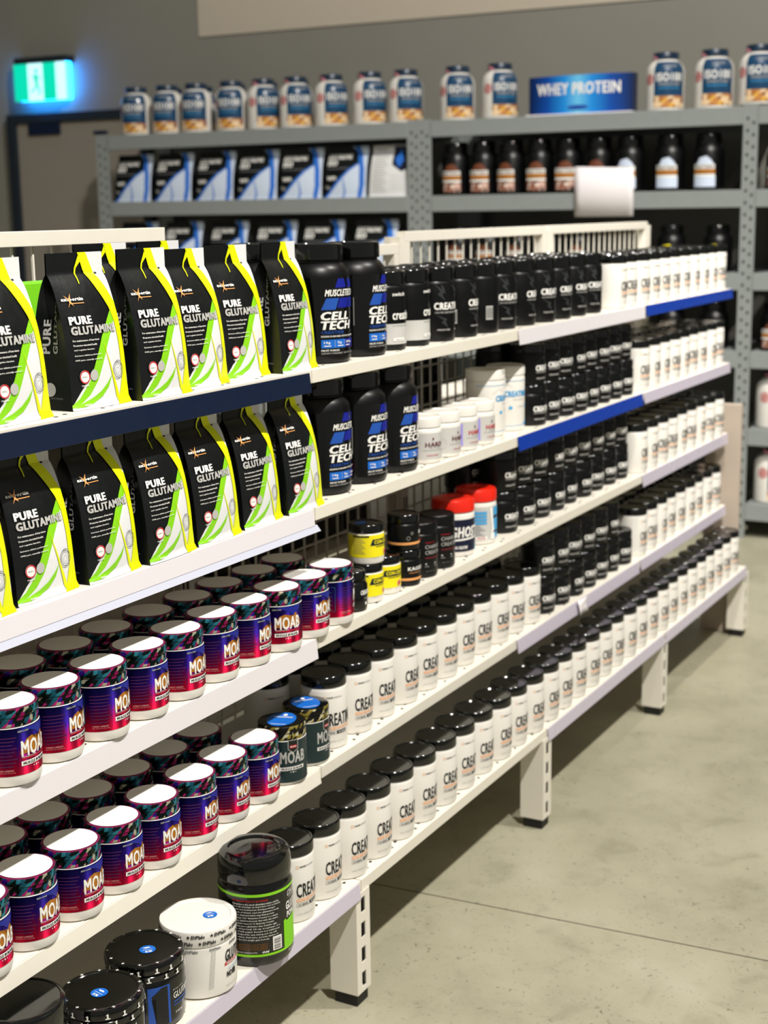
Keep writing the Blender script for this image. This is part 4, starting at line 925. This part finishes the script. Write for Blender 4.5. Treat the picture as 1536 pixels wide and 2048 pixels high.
row('cs', 'jar', 'small black creatine jar', -.236, yc, Z4, 'stacked small black creatine jars, fourth shelf', 'back lower layer, fourth shelf stack', .12, .4)
row('cw', 'tub', 'white creatine tub', -.134, span(1.870, 2.645, 9), Z4, 'white creatine tubs on the far fourth shelf', 'fourth shelf right of the black jars', .12, .25)
row('cw', 'tub', 'white creatine tub', -.236, span(1.870, 2.645, 9), Z4, 'white creatine tubs on the far fourth shelf', 'fourth shelf back row right of black jars', .28, .5)
# --- bottom shelf
place('bk', 'plain glossy black tub at the near end of the bottom shelf', 'tub', (-.073, -.823, Z5), .9, None, (1, 1, 1.07))
place('r1', 'black glutamine tub with blue lid sticker, nearer the plain black tub', 'tub', (-.050, -.681, Z5), -1.0, 'black glutamine tubs with patterned lids')
place('r1', 'black glutamine tub with white ones on its lid and blue stripe', 'tub', (-.072, -.553, Z5), .0, 'black glutamine tubs with patterned lids')
place('eh', 'white glutamine tub with star print rim and round blue sticker', 'tub', (-.055, -.436, Z5), .0)
place('on', 'large black glutamine jar with bright green label panel', 'jar', (-.030, -.308, Z5), .0, None, (1, 1, 1.03))
row('cw', 'tub', 'white creatine tub', -.0515, [-.168+.0955*i for i in range(30)], Z5, 'white creatine tubs on the bottom shelf', 'bottom shelf', .12, .06, .002)

# --- back rack
def rk(kind, label, cat, x, z, y=.12, rz=-PI/2, group=None, s=None): return place(kind, label, cat, (x, RY+y, z+.0005), rz, group, s)
TX = [-3.772, -3.568, -3.381, -3.161, -2.965, -2.771, -2.564, -2.346, -2.147]
for i, x in enumerate(TX): rk('iso', f'{ORD[i]} white and blue protein tub from the left, left bay rack top', 'tub', x, RZ[0], .12, -PI/2+(.35 if i < 4 else .92)+rnd.uniform(-.1, .1), 'white and blue protein tubs on the rack top')
for i, x in enumerate([-3.67, -3.47, -3.26, -3.06, -2.87]): rk('iso', f'{ORD[i]} white and blue protein tub from the left, back row of rack top', 'tub', x, RZ[0], .30, -PI/2+.9, 'white and blue protein tubs on the rack top')
rk('iso', 'white and blue protein tub left of two in the middle rack bay', 'tub', -1.871, RZ[0], .12, -PI/2+.65, 'white and blue protein tubs on the rack top')
rk('iso', 'white and blue protein tub just left of the whey protein header', 'tub', -1.651, RZ[0], .12, -PI/2+.85, 'white and blue protein tubs on the rack top')
rk('iso', 'white and blue protein tub just right of the whey protein header', 'tub', -.853, RZ[0], .12, -PI/2+.55, 'white and blue protein tubs on the rack top')
rk('iso', 'second white and blue protein tub right of the whey protein header', 'tub', -.634, RZ[0], .12, -PI/2+.5, 'white and blue protein tubs on the rack top')
rk('iso', 'white and blue protein tub at the right end above the rack post', 'tub', -.440, RZ[0]+.008, .12, -PI/2+.45, 'white and blue protein tubs on the rack top')
for i, x in enumerate([-3.755, -3.490, -3.225, -2.965, -2.705, -2.445]): rk('pl', f'{ORD[i]} black and blue protein pouch from the left, upper rack level', 'pouch', x, RZ[1], .075, -PI/2+rnd.uniform(-.05, .05), 'black and blue pouches on the upper rack level')
rk('pw', 'white pouch turned back to front beside the rack post', 'pouch', -2.197, RZ[1], .075, -PI/2)
for i, x in enumerate([-3.745, -3.450, -3.160, -2.870, -2.590, -2.290]): rk('pl', f'{ORD[i]} black and blue protein pouch from the left, lower rack level', 'pouch', x, RZ[2], .075, -PI/2+rnd.uniform(-.05, .05), 'black and blue pouches on the lower rack level')
for i, x in enumerate([-1.870, -1.726, -1.582, -1.440, -1.300, -1.150]): rk('cho', f'{ORD[i]} black chocolate protein tub from the left, upper rack level', 'tub', x, RZ[1], .10, -PI/2+rnd.uniform(-.2, .2), 'black protein tubs on the upper rack level', (1.08, 1.08, 1.2))
for i, x in enumerate([-1.000, -.815, -.640]): rk('van', f'{ORD[i]} black vanilla protein tub from the left, right of the paper sheet', 'tub', x, RZ[1], .10, -PI/2+rnd.uniform(-.15, .15), 'black protein tubs on the upper rack level', (1.1, 1.1, 1.2))
for i, x in enumerate([-1.855, -1.70, -1.545, -1.39, -1.235]): rk('cho', f'{ORD[i]} black protein tub from the left, rack level behind the wire panel', 'tub', x, RZ[2], .10, -PI/2, 'black protein tubs on the lower rack level')
for i, x in enumerate([-.800, -.590]): rk('yel', f'{ORD[i]} black protein tub with yellow label, lower rack level', 'tub', x, RZ[2], .10, -PI/2, 'black protein tubs with yellow labels')
for i, (x, z) in enumerate([(-1.83, RZ[3]), (-1.68, RZ[3]), (-1.53, RZ[3]), (-1.2, RZ[3]), (-1.0, RZ[3]), (-.8, RZ[3]), (-.6, RZ[3])]): rk('cho', f'{ORD[i]} black protein tub from the left, fourth rack level behind the gondola', 'tub', x, z, .12, -PI/2, 'black protein tubs on the fourth rack level')
for i, x in enumerate([-.325, -.165, -.005, .155, .315]):
    rk('cho', f'{ORD[i]} black chocolate protein tub from the left, right bay upper rack level', 'tub', x, RZ[1], .10, -PI/2, 'protein tubs in the right rack bay')
    rk('cho', f'{ORD[i]} black chocolate protein tub from the left, right bay fourth rack level', 'tub', x, RZ[3], .10, -PI/2, 'protein tubs in the right rack bay')
for i, x in enumerate([-.305, -.120, .065, .250]):
    rk('iso', f'{ORD[i]} white and blue protein tub from the left, right bay fifth rack level', 'tub', x-.012, RZ[4], .12, -PI/2+.85, 'protein tubs in the right rack bay')
    rk('iso', f'{ORD[i]} white and blue protein tub from the left, right bay lowest rack level', 'tub', x-.008, RZ[5], .12, -PI/2+.85, 'protein tubs in the right rack bay')

# --- header box, paper sheet, scoop on the rack
def header_box():
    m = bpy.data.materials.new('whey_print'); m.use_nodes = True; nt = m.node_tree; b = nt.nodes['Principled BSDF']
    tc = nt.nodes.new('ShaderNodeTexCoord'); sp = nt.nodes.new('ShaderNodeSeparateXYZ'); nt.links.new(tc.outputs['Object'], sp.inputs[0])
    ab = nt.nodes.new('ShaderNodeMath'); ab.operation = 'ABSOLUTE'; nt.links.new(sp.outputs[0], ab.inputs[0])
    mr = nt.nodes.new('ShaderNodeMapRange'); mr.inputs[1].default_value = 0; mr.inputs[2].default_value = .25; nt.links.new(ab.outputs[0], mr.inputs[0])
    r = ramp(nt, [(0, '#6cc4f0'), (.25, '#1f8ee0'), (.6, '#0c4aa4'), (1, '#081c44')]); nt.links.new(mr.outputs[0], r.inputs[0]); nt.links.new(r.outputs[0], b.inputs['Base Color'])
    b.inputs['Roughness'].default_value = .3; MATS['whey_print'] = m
    t = thing('header_sign', 'blue header sign reading whey protein on the rack top', 'sign', (-1.228, RY+.06, RZ[0]+.0005))
    fy = lambda x: -.035*(1-(x/.25)**2)
    v = []; f = []; n = 16
    for k in range(n+1):
        x = -.25+.5*k/n
        v += [(x, fy(x), .004), (x, fy(x), .172), (x, .05, .172), (x, .05, .004)]
    for k in range(n):
        for j in range(4): a, b2 = 4*k+j, 4*k+(j+1) % 4; f.append((a, 4*k+4+j, 4*k+4+(j+1) % 4, b2))
    f.append((0, 1, 2, 3)); f.append((4*n+3, 4*n+2, 4*n+1, 4*n))
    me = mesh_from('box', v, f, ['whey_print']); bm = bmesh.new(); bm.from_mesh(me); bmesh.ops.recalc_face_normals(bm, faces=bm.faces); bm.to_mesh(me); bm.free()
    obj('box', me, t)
    p = Print(); p.text('WHEY PROTEIN', -.205, .088, .195, .140, 'white_print', 1, .035); p.circ(0, .032, .05, 'blue_print', 1, 20, .010)
    obj('lettering', p.build('lettering', lambda s, tt, o: (s, fy(s)-o*3, tt), .03), t)
    m2 = MB(); m2.box(-.252, .252, -.036, .052, 0, .006); obj('base_tray', m2.mesh('base_tray', ['paper'], .001), t)
header_box()
def paper():
    v = []; f = []; n = 10
    for k in range(n+1):
        x = -.138+.276*k/n; c = -.010*math.sin(PI*k/n)
        for z in (0, .11, .22): v.append((x, c-.004*(z/.22)**2*(1+k/n), z-(.012*k/n if z == .22 else 0)))
    for k in range(n):
        for j in range(2): a = 3*k+j; f.append((a, a+3, a+4, a+1))
    me = mesh_from('paper_sheet', v, f, ['paper'], None, 60)
    o = obj('paper_sheet', me, None, (-1.08, RY-.022, 1.422)); md = o.modifiers.new('thickness', 'SOLIDIFY'); md.thickness = .0012
    tag(o, 'blank white paper sheet taped over the rack beam', 'paper')
paper()
sc = [(.022, 0), (.026, .004), (.030, .045), (.0315, .047), (.0295, .047), (.024, .006), (.0003, .006)]
tag(obj('scoop', lathe('scoop', sc, 'plastic_white', 24), None, (-.690, RY+.055, RZ[2]+.0005)), 'small white scoop cup between two black tubs on the rack', 'scoop')

# --- dark stock seen through the wire mesh from the far side
for i, y in enumerate([.33, .46, .59, .73, .86]): place('ct', f'{ORD[i]} dark jar from the left seen through the wire mesh, third tier', 'jar', (-.52, y, Z3-.0), 2.2, 'dark jars on the far side of the gondola')
for i, y in enumerate([1.00, 1.13, 1.26]): place('ct', f'{ORD[i]} dark jar from the left seen through the wire mesh, second tier', 'jar', (-.52, y, Z2-.0), 2.2, 'dark jars on the far side of the gondola')

# --- curled price tag hanging on the fourth shelf rail
def price_tag():
    v = []; f = []; n = 8
    for k in range(n+1):
        y = -.032+.064*k/n
        for j in range(4): z = -.040*j/3; v.append((.003*math.sin(3*k/n+j)+.006*(j/3)**2, y+.004*j/3, z))
    for k in range(n):
        for j in range(3): a = 4*k+j; f.append((a, a+4, a+5, a+1))
    o = obj('price_tag', mesh_from('price_tag', v, f, ['paper'], None, 60), None, (-.0745, 1.315, SHELF[4][0]+.004)); md = o.modifiers.new('thickness', 'SOLIDIFY'); md.thickness = .0008
    tag(o, 'curled white price tag on the lilac rail below the stacked black jars', 'price tag')
price_tag()
